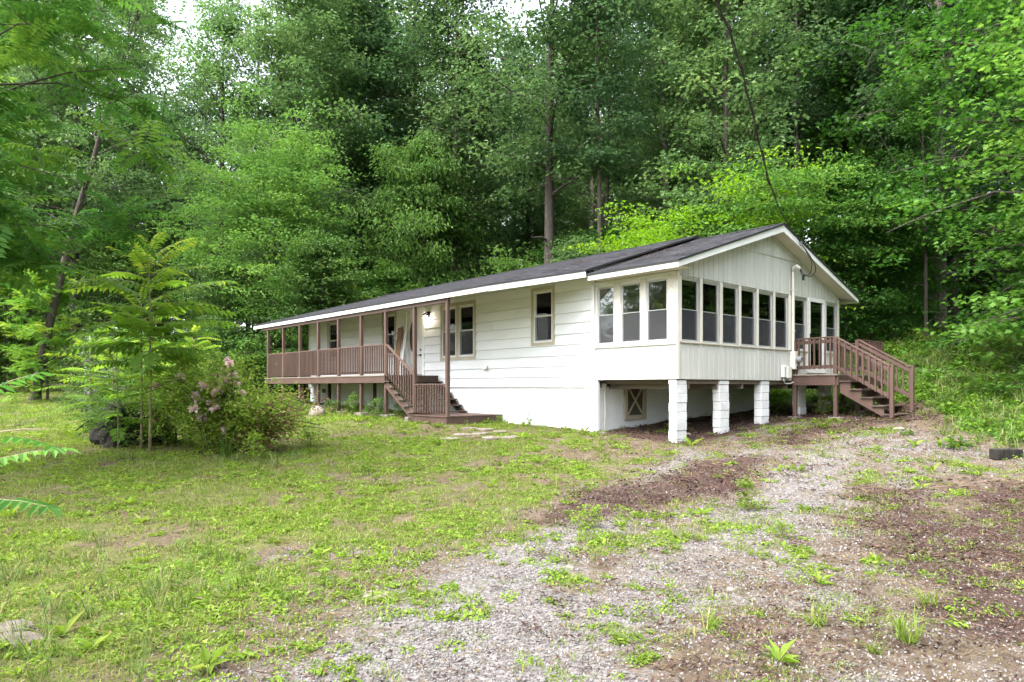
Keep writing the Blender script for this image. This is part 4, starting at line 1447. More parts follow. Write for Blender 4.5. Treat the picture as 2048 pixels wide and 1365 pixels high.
def grow(seed, H=20, r0=.22, cb=.35, Rc=4.0, nb=34, sp=8, lps=46, ll=.17, lw=.11, lean=(0, 0), wob=.25, style='round',
         size=.62, flat=.33, elev=(5, 60), kind='leaf', droop=.0, sides=9, bark='bark', mat='lf_oak', pitch=-.25, bare=0, prof=None):
    """one tree: returns (wood mesh, crown mesh), foot at the origin"""
    global rng
    keep = rng
    rng = np.random.default_rng(seed)
    W, lf = MB(), LF()
    n = 11
    P = []
    ox = oy = 0.0
    for i in range(n):
        t = i / (n - 1)
        ox += rng.normal(0, wob / n * 2)
        oy += rng.normal(0, wob / n * 2)
        P.append(np.array([lean[0] * t ** 1.2 * H + ox * t, lean[1] * t ** 1.2 * H + oy * t, H * t]))
    rad = [r0 * (1.35 if i == 0 else 1) * (1 - .93 * (i / (n - 1)) ** 1.15) for i in range(n)]
    Pf = [P[0] + (P[1] - P[0]) * .06] + P[1:]
    W.tube([P[0] - np.array([0, 0, .4])] + [P[0]] + [P[0] + (P[1] - P[0]) * .18] + P[1:], [rad[0] * 1.25, rad[0] * 1.12, r0 * 1.02] + rad[1:], sides)
    Cs, Rs = [], []
    for i in range(nb + bare):
        isb = i >= nb
        s = (i + rng.random()) / nb if not isb else rng.uniform(-.35, .15)
        t = cb + (1 - cb) * s * .97
        t = min(max(t, .06), .99)
        st = path_at(P, t)
        az = i * 2.39996 + rng.normal(0, .35)
        if prof is not None:
            pr = prof(s)
        elif style == 'round':
            pr = .45 + .62 * math.sin(math.pi * min(1, max(0, s) * .85 + .12))
        elif style == 'cone':
            pr = 1.0 - .82 * s
        else:
            pr = .75 + .35 * math.sin(math.pi * s)
        L = Rc * pr * rng.uniform(.65, 1.15)
        if isb:
            L *= .6
        e = R(elev[0] + (elev[1] - elev[0]) * max(s, 0) + rng.normal(0, 8))
        dv = np.array([math.cos(az) * math.cos(e), math.sin(az) * math.cos(e), math.sin(e)])
        bp = []
        for k in range(5):
            q = k / 4
            bp.append(st + dv * L * q + np.array([0, 0, -droop * L * q * q + .06 * L * math.sin(q * 3)]) + rng.normal(0, .05 * L * q, 3) * np.array([1, 1, .5]))
        br = max(.012, r0 * (1 - .9 * t) * .42)
        W.tube(bp, [br, br * .75, br * .55, br * .35, br * .15], 5, cap=False)
        if isb:
            continue
        for k in range(sp):
            q = .28 + .74 * (k + rng.random()) / sp
            p = path_at(bp, q)
            side = np.array([-dv[1], dv[0], 0])
            c = p + side * rng.normal(0, .30 * L * (1.15 - .5 * q)) + np.array([0, 0, rng.normal(.05, .12 * L)]) + dv * rng.normal(0, .1 * L)
            if rng.random() < .5:
                W.tube([p, (p + c) / 2 + rng.normal(0, .05, 3), c], [br * .3, br * .2, .006], 3, cap=False)
            Cs.append(c)
            Rs.append(size * rng.uniform(.6, 1.3))
    Cs, Rs = np.array(Cs), np.array(Rs)
    if kind == 'frond':
        fr = [frond(9, 1.0, .27, .105, q) for q in (.3, .55, .8, 1.05)]
        for c, r in zip(Cs, Rs):
            m = lps
            az = rng.random(m) * 6.28
            el = rng.normal(.18, .3, m)
            put_fronds(lf, [c + rng.normal(0, .05, 3) for _ in range(m)], az, el, rng.uniform(.55, 1.0, m) * r, fr, np.clip(rng.normal(rng.random(), .15, m), 0, 1))
    elif kind == 'needle':
        idx = np.repeat(np.arange(len(Cs)), lps)
        tuft = Cs[idx] + rng.normal(0, 1, (len(idx), 3)) * Rs[idx][:, None] * np.array([.5, .5, .2])
        m = 16
        C = np.repeat(tuft, m, 0)
        D = rand_dirs(len(C), .25, .6)
        lf.blades(C, D, rand_dirs(len(C)), rng.uniform(.6, 1, len(C)) * ll, np.full(len(C), lw), np.repeat(rng.random(len(tuft)), m))
    else:
        idx = np.repeat(np.arange(len(Cs)), lps)
        m = len(idx)
        rr = rng.normal(0, 1, (m, 3))
        rr[:, :2] *= .55
        rr[:, 2] *= flat * .6
        C = Cs[idx] + rr * Rs[idx][:, None]
        C[:, 2] -= .12 * (rr[:, 0] ** 2 + rr[:, 1] ** 2) * Rs[idx]
        D = rand_dirs(m, pitch, .35)
        D[:, :2] += rr[:, :2] * .8
        tone = rng.random(len(Cs))
        r = np.clip(.55 * tone[idx] + .45 * rng.random(m), 0, 1)
        L_ = ll * rng.uniform(.7, 1.25, m)
        if kind == 'lobed':
            lf.lobed(C, D, up_normals(m, .45), L_, r)
        else:
            lf.leaves(C, D, up_normals(m, .5), L_, lw * rng.uniform(.8, 1.2, m), r)
    rng = keep
    return W.mesh('trunk', M[bark], smooth=True, fix=False), lf.mesh('crown', M[mat])


PROTO = {}
PROTO['oak_a'] = grow(11, H=24, r0=.26, cb=.26, Rc=4.8, nb=38, sp=7, lps=76, ll=.24, lw=.155, size=.95, flat=.34, lean=(.02, .0), bare=5)
PROTO['oak_b'] = grow(12, H=22, r0=.22, cb=.32, Rc=4.2, nb=34, sp=7, lps=76, ll=.23, lw=.15, size=.9, flat=.34, lean=(-.03, .02), bare=6)
PROTO['oak_c'] = grow(13, H=26, r0=.30, cb=.20, Rc=5.2, nb=42, sp=7, lps=76, ll=.24, lw=.155, size=1.0, flat=.34, bare=4)
PROTO['slim_a'] = grow(21, H=23, r0=.15, cb=.42, Rc=3.1, nb=26, sp=6, lps=58, ll=.22, lw=.145, size=.85, flat=.34, lean=(.03, -.02), bare=6)
PROTO['slim_b'] = grow(22, H=20, r0=.12, cb=.26, Rc=2.9, nb=28, sp=6, lps=56, ll=.22, lw=.14, size=.8, flat=.34, lean=(-.02, .03), bare=3)
PROTO['poplar'] = grow(23, H=23, r0=.21, cb=.18, Rc=4.5, nb=40, sp=7, lps=60, ll=.25, lw=.19, size=.95, flat=.32, mat='lf_pop')
PROTO['mimosa'] = grow(31, H=9.2, r0=.13, cb=.10, Rc=4.3, nb=46, sp=11, lps=80, ll=.16, lw=.075, style='dome', size=.75, flat=.2, elev=(5, 65), mat='lf_mimosa', droop=.12)
PROTO['droopy'] = grow(32, H=9.5, r0=.11, cb=.10, Rc=3.1, nb=40, sp=9, lps=70, ll=.2, lw=.075, size=.65, flat=.42, elev=(0, 65), mat='lf_mimosa', droop=.28, pitch=-.75)
PROTO['dogwood'] = grow(33, H=5.6, r0=.09, cb=.50, Rc=4.2, nb=15, sp=13, lps=80, ll=.15, lw=.085, size=.9, flat=.06, elev=(4, 14), style='dome', mat='lf_dog', droop=.05)
PROTO['under_a'] = grow(34, H=7.5, r0=.08, cb=.08, Rc=2.8, nb=36, sp=8, lps=56, ll=.18, lw=.11, size=.72, flat=.22, mat='lf_maple', droop=.1)
PROTO['under_b'] = grow(35, H=5.0, r0=.06, cb=.06, Rc=2.3, nb=30, sp=7, lps=52, ll=.17, lw=.10, size=.68, flat=.28, mat='lf_shrub', droop=.08)
PROTO['shrub_a'] = grow(36, H=2.2, r0=.03, cb=.05, Rc=1.3, nb=22, sp=6, lps=36, ll=.10, lw=.06, size=.38, flat=.5, mat='lf_shrub')
PROTO['shrub_b'] = grow(37, H=1.5, r0=.025, cb=.05, Rc=1.2, nb=18, sp=6, lps=36, ll=.11, lw=.07, size=.36, flat=.5, mat='lf_maple')
PROTO['pine'] = grow(41, H=24, r0=.24, cb=.42, Rc=4.2, nb=30, sp=9, lps=9, ll=.26, lw=.018, size=.8, elev=(-5, 40), kind='needle', mat='lf_pine', style='dome')
PROTO['maple'] = grow(42, H=19, r0=.33, cb=.12, Rc=6.2, nb=52, sp=12, lps=44, ll=.21, kind='lobed', size=.9, flat=.2, elev=(-8, 55), mat='lf_maple', droop=.16, sides=12)
PROTO['heaven_high'] = grow(44, H=12.5, r0=.13, cb=.30, Rc=4.3, nb=34, sp=6, lps=11, kind='frond', size=1.0, flat=.3, elev=(-6, 50), mat='lf_ail', droop=.08)
PROTO['oak_high'] = grow(49, H=25, r0=.27, cb=.33, Rc=4.2, nb=38, sp=7, lps=60, ll=.24, lw=.155, size=.95, flat=.34, lean=(.015, .0), bare=9)
PROTO['maple_low'] = grow(50, H=13, r0=.2, cb=.07, Rc=5.2, nb=46, sp=13, lps=46, ll=.2, kind='lobed', size=.85, flat=.16, elev=(-4, 50), mat='lf_bright', droop=.14, sides=10)
PROTO['far'] = grow(45, H=24, r0=.26, cb=.2, Rc=4.9, nb=26, sp=6, lps=30, ll=.40, lw=.26, size=1.15, flat=.36)
PROTO['far_b'] = grow(46, H=22, r0=.2, cb=.15, Rc=4.2, nb=26, sp=6, lps=30, ll=.40, lw=.26, size=1.1, flat=.36, mat='lf_pop')
PROTO['weed'] = grow(47, H=.62, r0=.010, cb=.08, Rc=.34, nb=13, sp=3, lps=7, ll=.095, lw=.055, size=.10, flat=.8, elev=(10, 60), mat='clover', bark='bark_tan')
PROTO['weed_b'] = grow(48, H=.45, r0=.008, cb=.05, Rc=.42, nb=14, sp=3, lps=7, ll=.085, lw=.06, size=.11, flat=.8, elev=(5, 45), mat='cover', bark='bark_tan')
PROTO['heaven'] = grow(43, H=11, r0=.12, cb=.14, Rc=3.8, nb=34, sp=6, lps=11, kind='frond', size=1.0, flat=.3, elev=(0, 55), mat='lf_ail', droop=.05)


def tree(proto, x, y, label, cat='tree', scale=1.0, rot=None, group=None, leaf=None, bark=None, name='tree', sink=.05, zs=1.0):
    wood, crown = PROTO[proto]
    z = gz(x, y) - sink
    t = thing(name, (x, y, z), label, cat, group)
    a = random.uniform(0, 6.28) if rot is None else rot
    for nm, me, mt in (('trunk', wood, bark), ('crown', crown, leaf)):
        o = link(nm, me, t, (x, y, z), (0, 0, a), (scale, scale, scale * zs))
        if mt is not None:
            o.material_slots[0].link = 'OBJECT'
            o.material_slots[0].material = M[mt]
    return t


def pix(u, d):
    p = at(u, HZP, d)
    return p[0], p[1]


NAMED = [  # proto, u, depth, scale, rotation, name, label, leaf, bark
    ('mimosa', 545, 34, 1.15, .4, 'understory_tree', 'broad bright green feathery tree rising left of the porch roof', None, None),
    ('droopy', 846, 39, 1.35, 1.0, 'understory_tree', 'pale green drooping tree just behind the middle of the roof', None, None),
    ('dogwood', 1400, 27.5, 1.15, .3, 'dogwood_tree', 'yellow green layered dogwood behind the ridge, left of the gable peak', None, None),
    ('dogwood', 1570, 28.0, 1.22, 2.2, 'dogwood_tree', 'green layered dogwood right behind the gable peak', 'lf_bright', None),
    ('oak_high', 1096, 33.6, 1.1, .0, 'oak_tree', 'tall oak with a thick straight trunk behind the roof valley', None, None),
    ('slim_a', 1590, 40, 1.2, 1.2, 'tulip_tree', 'tall tree with a pale straight bare trunk above the gable peak', 'lf_pop', 'bark_pale'),
    ('pine', 520, 50, 1.05, .8, 'pine_tree', 'dark pine with a reddish trunk at the top left of centre', None, None),
    ('poplar', 690, 44, 1.15, 2.0, 'poplar_tree', 'tall light green tree with a grey trunk above the porch roof', None, 'bark_pale'),
    ('poplar', 610, 50, 1.1, 4.0, 'poplar_tree', 'light green tree between the dark pine and the grey trunk', None, None),
    ('maple', 1900, 33, 1.15, .5, 'maple_tree', 'huge maple with a thick flared trunk on the bank right of the stairs', None, None),
    ('slim_b', 1852, 26.5, .62, 2.5, 'sapling_tree', 'slender young tree in front of the thick maple trunk', 'lf_maple', None),
    ('maple', 2190, 21, .85, 3.6, 'maple_tree', 'maple at the right edge, its light green boughs reaching into the picture', None, None),
    ('oak_c', 440, 47, .95, 1.0, 'oak_tree', 'leafy oak rising left of the dark pine', 'lf_pop', None),
    ('oak_b', 330, 58, .95, 2.0, 'oak_tree', 'hazy oak below the patch of white sky', 'lf_oak', None),
    ('oak_high', 905, 41, 1.0, 2.0, 'oak_tree', 'tall dark trunk between the drooping tree and the thick oak', None, None),
    ('oak_b', 1335, 45, 1.1, 4.0, 'oak_tree', 'tall leafy oak above the layered dogwood', None, None),
    ('maple_low', 2260, 17.5, .8, 1.1, 'maple_tree', 'low bright green maple boughs hanging in at the right edge', None, None),
    ('oak_b', 1725, 38, 1.0, 1.5, 'oak_tree', 'dark trunked tree between the pale trunk and the huge maple', 'lf_maple', None),
    ('slim_a', 1965, 38, 1.0, .6, 'leaning_tree', 'dark leaning trunk right of the huge maple', 'lf_maple', None),
    ('oak_a', 150, 36, 1.0, 3.0, 'oak_tree', 'dark trunked tree behind the tall sapling at the left', None, None),
    ('heaven_high', -170, 10.8, .95, .9, 'heaven_tree', 'near tree with long feather leaves filling the upper left corner', 'lf_ail2', None),
    ('heaven', 95, 30, .50, 2.4, 'heaven_tree', 'feather leaved tree at the woods edge beyond the left meadow', None, None),
    ('heaven', 10, 34, .52, 4.4, 'heaven_tree', 'feather leaved tree at the far left end of the meadow', None, None),
    ('under_a', 640, 31, .9, .4, 'understory_tree', 'leafy young tree just left of the porch end', 'lf_shrub', None),
    ('heaven', 690, 33, .45, 1.4, 'heaven_tree', 'light green feather leaved sapling peeking over the porch roof', None, None),
    ('under_a', 1690, 27, .9, 2.4, 'understory_tree', 'bright leafy tree touching the right eave of the gable', None, None),
    ('under_a', 1790, 29, .85, 5.0, 'understory_tree', 'leafy young tree between the right eave and the slender tree', None, None),
    ('under_a', 1200, 33, .85, 3.0, 'understory_tree', 'leafy young tree behind the roof seam', None, None),
    ('under_a', 1150, 31.5, .8, 1.3, 'understory_tree', 'young oak leaning before the thick oak trunk behind the roof', 'lf_pop', None),
    ('under_b', 1040, 36, 1.1, 1.0, 'understory_tree', 'low bushy tree behind the roof beside the oak trunk', 'lf_mimosa', None),
]
for (pr, u, d, s, ro, nm, lab, lfm, bk) in NAMED:
    x, y = pix(u, d)
    tree(pr, x, y, lab, scale=s, rot=ro, name=nm, leaf=lfm, bark=bk)

# leaning forked tree at the upper left (its own shape)
x, y = pix(70, 30)
PROTO['leaning'] = grow(51, H=17, r0=.2, cb=.52, Rc=4.2, nb=16, sp=7, lps=40, ll=.17, lw=.1, lean=(.30, .14), elev=(20, 65), bare=6)
tree('leaning', x, y, 'leaning tree with a forked bare trunk against the white sky at the upper left', name='leaning_tree', rot=.15, leaf='lf_oak')

# the woods: single trees in rows on the slope behind
WOODS = []
wr = np.random.default_rng(5)
for (d0, cnt, u0, u1) in ((33, 7, 780, 2150), (42, 15, -150, 2200), (52, 18, -150, 2200), (64, 20, -150, 2200)):
    for k in range(cnt):
        u = u0 + (u1 - u0) * (k + .5 + wr.uniform(-.38, .38)) / cnt
        d = d0 + wr.uniform(-3.5, 3.5)
        x, y = pix(u, d)
        if -20.5 < x < 1.5 and -3 < y < 10.5:
            d = d + 8
            x, y = pix(u, d)
        if abs(u - 1096) < 45 and d < 40:
            continue                                          # keeps the three visible trunks clear
        if 150 < u < 420 and d < 48:
            continue                                          # the clearing where the sky shows
        WOODS.append((u, d, x, y))
prs = ['oak_a', 'oak_b', 'oak_c', 'slim_a', 'slim_b', 'oak_a', 'poplar', 'oak_c', 'slim_a']
lfs = ['lf_oak', 'lf_oak2', 'lf_oak', 'lf_oak2', 'lf_pop', 'lf_oak']
ORD = ['first', 'second', 'third', 'fourth', 'fifth', 'sixth', 'seventh', 'eighth', 'ninth', 'tenth', 'eleventh', 'twelfth', 'thirteenth', 'fourteenth',
       'fifteenth', 'sixteenth', 'seventeenth', 'eighteenth', 'nineteenth', 'twentieth', 'twenty-first', 'twenty-second', 'twenty-third', 'twenty-fourth', 'twenty-fifth', 'twenty-sixth']
COUNT = {}


def nth(zone):
    COUNT[zone] = COUNT.get(zone, -1) + 1
    return ORD[min(COUNT[zone], len(ORD) - 1)]


WOODS.sort()
for i, (u, d, x, y) in enumerate(WOODS):
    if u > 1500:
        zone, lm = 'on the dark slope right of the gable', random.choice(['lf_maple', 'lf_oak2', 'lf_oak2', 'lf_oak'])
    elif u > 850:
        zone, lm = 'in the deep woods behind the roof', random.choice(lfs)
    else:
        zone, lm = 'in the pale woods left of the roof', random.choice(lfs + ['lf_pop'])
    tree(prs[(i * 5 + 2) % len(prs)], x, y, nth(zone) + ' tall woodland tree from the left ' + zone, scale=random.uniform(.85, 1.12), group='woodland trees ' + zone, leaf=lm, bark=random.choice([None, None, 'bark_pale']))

# understory bushes, each one a plant
BUSH = []
for (u, d) in [(700, 36), (780, 37), (900, 38), (980, 40), (1130, 35), (1260, 34), (1330, 33), (1480, 32), (1620, 30), (1740, 33), (1980, 36), (2060, 33), (2120, 28),
               (-60, 34), (30, 38), (110, 42), (240, 36), (330, 40), (420, 38), (470, 34), (590, 38), (200, 46), (60, 48), (380, 48)]:
    BUSH.append((u, d, ['under_b', 'under_a', 'shrub_a'][len(BUSH) % 3]))
for (u, d, pr) in sorted(BUSH):
    x, y = pix(u, d)
    zone = 'at the left edge of the woods' if u < 640 else ('behind the house' if u < 1650 else 'on the bank right of the gable')
    tree(pr, x, y, nth('b' + zone) + ' leafy bush from the left ' + zone, cat='bush', scale=random.uniform(.8, 1.25) * (1.6 if pr == 'shrub_a' else .9), name='understory_bush',
         group='understory bushes ' + zone, leaf=random.choice(['lf_shrub', 'lf_maple', 'lf_oak', 'lf_mimosa']))


# ------------------------------------------------------------------ scatter of uncountable things
LIB = bpy.data.collections.new('library')


def lib(name, me):
    o = bpy.data.objects.new(name, me)
    LIB_C = bpy.data.collections.new('set_' + name)
    LIB_C.objects.link(o)
    return LIB_C


def lib_set(name, meshes):
    c = bpy.data.collections.new('set_' + name)
    for i, me in enumerate(meshes):
        c.objects.link(bpy.data.objects.new('%s_sample_%d' % (name, i), me))
    return c


def scatter(name, pts, rots, scl, meshes, label, mat=None):
    """one stuff object: points that carry small meshes through geometry nodes"""
    pts = np.asarray(pts, np.float32)
    me = bpy.data.meshes.new(name)
    me.from_pydata(pts.tolist(), [], [])
    a = me.attributes.new('rot', 'FLOAT_VECTOR', 'POINT')
    a.data.foreach_set('vector', np.asarray(rots, np.float32).ravel())
    a = me.attributes.new('scl', 'FLOAT', 'POINT')
    a.data.foreach_set('value', np.asarray(scl, np.float32))
    a = me.attributes.new('pid', 'INT', 'POINT')
    a.data.foreach_set('value', rng.integers(0, len(meshes), len(pts)).astype(np.int32))
    o = link(name, me)
    tag(o, label, kind='stuff')
    ng = bpy.data.node_groups.new(name, 'GeometryNodeTree')
    ng.interface.new_socket('Geometry', in_out='INPUT', socket_type='NodeSocketGeometry')
    ng.interface.new_socket('Geometry', in_out='OUTPUT', socket_type='NodeSocketGeometry')
    nn = ng.nodes
    gi_, go_ = nn.new('NodeGroupInput'), nn.new('NodeGroupOutput')
    ci = nn.new('GeometryNodeCollectionInfo')
    ci.inputs['Collection'].default_value = lib_set(name, meshes)
    ci.inputs['Separate Children'].default_value = True
    ci.inputs['Reset Children'].default_value = True
    ip = nn.new('GeometryNodeInstanceOnPoints')

    def attr(nm, ty):
        n = nn.new('GeometryNodeInputNamedAttribute')
        n.data_type = ty
        n.inputs['Name'].default_value = nm
        return n.outputs['Attribute']
    e2r = nn.new('FunctionNodeEulerToRotation')
    L = ng.links.new
    L(gi_.outputs[0], ip.inputs['Points'])
    L(ci.outputs[0], ip.inputs['Instance'])
    ip.inputs['Pick Instance'].default_value = True
    L(attr('pid', 'INT'), ip.inputs['Instance Index'])
    L(attr('rot', 'FLOAT_VECTOR'), e2r.inputs[0])
    L(e2r.outputs[0], ip.inputs['Rotation'])
    L(attr('scl', 'FLOAT'), ip.inputs['Scale'])
    L(ip.outputs[0], go_.inputs[0])
    md_ = o.modifiers.new('scatter', 'NODES')
    md_.node_group = ng
    return o


def tuft(n, h, w, rad, mat, lean=.45):
    lf = LF()
    az = rng.random(n) * 6.28
    r = rad * np.sqrt(rng.random(n))
    C = np.stack([np.cos(az) * r, np.sin(az) * r, np.zeros(n) - .01], -1)
    H_ = h * rng.uniform(.5, 1.15, n)
    a2 = rng.random(n) * 6.28
    ln = lean * rng.uniform(.3, 1.4, n)
    dx = np.stack([np.cos(a2), np.sin(a2), np.zeros(n)], -1)
    S = np.stack([-np.sin(a2), np.cos(a2), np.zeros(n)], -1) * (w * rng.uniform(.7, 1.2, n))[:, None] * .5
    m = C + dx * (H_ * ln * .35)[:, None] + np.array([0, 0, 1]) * (H_ * .6)[:, None]
    t = C + dx * (H_ * ln * 1.1)[:, None] + np.array([0, 0, 1]) * (H_ * (1 - .3 * ln))[:, None]
    V = np.stack([C - S, C + S, m + S * .8, m - S * .8, t], 1)
    lf.put(V, [(0, 1, 2), (0, 2, 3), (3, 2, 4)], rng.random(n))
    return lf.mesh('grass_tuft', mat)


def weed_patch(n, rad, hz, ll, lw, mat):
    lf = LF()
    az = rng.random(n) * 6.28
    r = rad * np.sqrt(rng.random(n))
    C = np.stack([np.cos(az) * r, np.sin(az) * r, hz * rng.random(n) * (1 - .6 * r / rad)], -1)
    lf.leaves(C, rand_dirs(n, .05, .4), up_normals(n, .5), ll * rng.uniform(.6, 1.3, n), lw * rng.uniform(.7, 1.2, n))
    return lf.mesh('weed_patch', mat)


def rosette(n, ll, lw, mat, el=.5):
    lf = LF()
    az = np.arange(n) * 2.4 + rng.normal(0, .3, n)
    e = rng.normal(el, .25, n)
    D = np.stack([np.cos(az) * np.cos(e), np.sin(az) * np.cos(e), np.sin(e)], -1)
    C = D * .01
    lf.leaves(C, D, np.array([[0, 0, 1.0]] * n) + rng.normal(0, .15, (n, 3)), ll * rng.uniform(.6, 1.2, n), lw * rng.uniform(.8, 1.2, n), curl=.25)
    return lf.mesh('rosette', mat)


def pebble(sq, mat, seed):
    b = bmesh.new()
    bmesh.ops.create_icosphere(b, subdivisions=1, radius=.5)
    r_ = np.random.default_rng(seed)
    for v in b.verts:
        v.co *= r_.uniform(.72, 1.2)
        v.co.z *= sq
    me = bpy.data.meshes.new('pebble')
    b.to_mesh(me)
    b.free()
    a = me.attributes.new('rnd', 'FLOAT', 'FACE')
    a.data.foreach_set('value', np.full(len(me.polygons), r_.random(), np.float32))
    me.materials.append(mat)
    return me


def chip(n, rad, ll, lw, mat):
    lf = LF()
    C = np.c_[rng.normal(0, rad, (n, 2)), rng.uniform(.0, .02, n)]
    lf.leaves(C, rand_dirs(n, .1, .25), up_normals(n, .5), ll * rng.uniform(.4, 1.2, n), lw * rng.uniform(.5, 1.3, n), fold=.05, curl=.0)
    return lf.mesh('chips', mat)


def sample(d0, d1, dens, wf, u0=-260, u1=2300, cap=90000):
    """random ground points between two depths, kept with probability wf(x, y)"""
    if d1 < 19:
        u0, u1 = u0 - 500, u1 + 650                           # a step to the side still finds a planted yard
    area = (u1 - u0) / FPX * (d1 ** 2 - d0 ** 2) / 2
    n = int(min(area * dens, cap * 4))
    d = np.sqrt(rng.uniform(d0 ** 2, d1 ** 2, n))
    u = rng.uniform(u0, u1, n)
    x = CAM[0] + (FW[0] + RT[0] * (u - CXP) / FPX) * d
    y = CAM[1] + (FW[1] + RT[1] * (u - CXP) / FPX) * d
    p = wf(x, y)
    inh = (x > HX0 - .1) & (x < HX1) & (y > 0.0) & (y < HY1)
    k = (rng.random(n) < p) & ~inh
    x, y = x[k], y[k]
    return np.c_[x, y, ground(x, y)]


def zrot(n, tilt=.15):
    return np.c_[rng.normal(0, tilt, n), rng.normal(0, tilt, n), rng.random(n) * 6.28]


GRASS_W = lambda x, y: np.clip(zones(x, y)[3] * np.clip(.45 + 2.2 * (fbm(x, y, 1.7, 3, 41) - .33), .25, 1), 0, 1)
WEED_W = lambda x, y: np.clip(zones(x, y)[3] * np.clip(4.5 * (fbm(x, y, 1.3, 3, 51) - .40), .03, 1), 0, 1)
GRAV_W = lambda x, y: np.clip(zones(x, y)[0] * np.clip(.3 + 2.2 * (fbm(x, y, 2.2, 3, 61) - .3), .08, 1), 0, 1)
MUL_W = lambda x, y: np.clip(zones(x, y)[1] * np.clip(.3 + 2 * (fbm(x, y, 2.0, 3, 71) - .3), .1, 1), 0, 1)
COV_W = lambda x, y: np.clip(zones(x, y)[4] * np.clip(.3 + 2.6 * (fbm(x, y, .8, 3, 101) - .32), .12, 1), 0, 1)


def RIGHT(x, y):
    d = TRK_B - TRK_A
    return (((x - TRK_A[0]) * d[1] - (y - TRK_A[1]) * d[0]) > 0).astype(float)


def multi(bands, wf, base):
    P, S = [], []
    for d0, d1, dens, s in bands:
        p = sample(d0, d1, dens, wf)
        P.append(p)
        S.append(s * base * rng.uniform(.6, 1.35, len(p)))
    return np.concatenate(P), np.concatenate(S)


P_, S_ = multi([(2.4, 6, 330, .75), (6, 10, 240, .9), (10, 18, 105, 1.1), (18, 34, 30, 1.7), (34, 60, 5, 2.8)], GRASS_W, 1.0)
scatter('grass', P_, zrot(len(P_)), S_, [tuft(14, .06, .007, .07, M['grass'], .8), tuft(18, .04, .007, .08, M['grass'], .9), tuft(9, .10, .007, .05, M['grass'], 1.0)],
        'short patchy lawn grass over the yard')
P_, S_ = multi([(2.4, 6, 140, .75), (6, 10, 95, .9), (10, 18, 44, 1.15), (18, 30, 12, 1.7)], WEED_W, 1.0)
scatter('lawn_weeds', P_, zrot(len(P_), .08), S_, [weed_patch(34, .10, .05, .036, .026, M['clover']), weed_patch(26, .08, .06, .05, .03, M['clover']), weed_patch(44, .12, .04, .028, .024, M['clover'])],
        'low bright green weeds spreading through the lawn')
P_, S_ = multi([(2.4, 7, 1.6, .8), (7, 14, 1.3, 1.0), (14, 22, .8, 1.3)], lambda x, y: np.clip(zones(x, y)[3] + .12, 0, 1) * (zones(x, y)[4] < .5), 1.0)
scatter('broadleaf_weeds', P_, zrot(len(P_), .12), S_, [rosette(9, .11, .045, M['clover'], .5), rosette(7, .15, .05, M['clover'], .75), rosette(12, .08, .04, M['clover'], .35)],
        'scattered broad leaved weed rosettes')
P_, S_ = multi([(2.4, 6, 2200, 1), (6, 10, 1000, 1.25), (10, 18, 330, 1.7)], lambda x, y: np.clip(GRAV_W(x, y) * (1 - .8 * zones(x, y)[1]) + .012 + .02 * RIGHT(x, y), 0, 1) * (zones(x, y)[4] < .5), .0165)
scatter('gravel_stones', P_ + np.array([0, 0, .004]), np.c_[rng.random((len(P_), 3)) * 6.28], S_, [pebble(.6, M['gravel'], k) for k in range(6)], 'loose pale grey gravel on the drive')
P_, S_ = multi([(2.4, 6, 170, .8), (6, 10, 120, .95), (10, 20, 55, 1.3)], lambda x, y: np.clip(MUL_W(x, y) + .05 + .14 * RIGHT(x, y), 0, 1) * (zones(x, y)[4] < .6), 1.0)
scatter('bark_mulch', P_, zrot(len(P_), .15), S_, [chip(16, .07, .06, .016, M['chip']), chip(12, .06, .08, .012, M['chip']), chip(20, .08, .045, .018, M['chip'])], 'dark brown bark mulch spread over the ground')
P_, S_ = multi([(9, 16, 22, 1), (16, 26, 16, 1.25), (26, 45, 6, 1.8), (45, 75, 2, 3.0)], COV_W, 1.0)
scatter('bank_ground_cover', P_, zrot(len(P_), .15), S_, [weed_patch(40, .20, .22, .085, .06, M['cover']), weed_patch(34, .18, .30, .075, .05, M['cover']), weed_patch(30, .16, .16, .10, .07, M['cover']), tuft(26, .34, .012, .14, M['grass_tall'], .8)],
        'bright green leafy ground cover on the bank')
P_, S_ = multi([(2.4, 6, 90, .8), (6, 10, 60, 1.0), (10, 18, 28, 1.4)], lambda x, y: np.clip(.25 + .6 * zones(x, y)[3], 0, 1) * (zones(x, y)[4] < .5), 1.0)
scatter('dead_grass', P_, zrot(len(P_), .1), S_, [chip(14, .08, .07, .006, M['thatch']), chip(10, .08, .05, .012, M['thatch']), chip(16, .09, .09, .005, M['thatch'])], 'dry straw and dead grass lying between the green')
# taller grass left of the drive and round the bushes
def tall_w(x, y):
    m = np.maximum.reduce([poly_mask(x, y, [(-100, 1180, .6), (120, 1150, .6), (330, 1180, .35)], .6), poly_mask(x, y, [(-100, 1300, .5), (150, 1250, .5)], .5),
                           poly_mask(x, y, [(180, 925, .5), (330, 940, .6), (560, 930, .5)], .6), poly_mask(x, y, [(0, 820, 2.5), (160, 830, 3)], 1.5)])
    return np.clip(m * np.clip(4 * (fbm(x, y, 1.1, 3, 81) - .38), .1, 1), 0, 1)


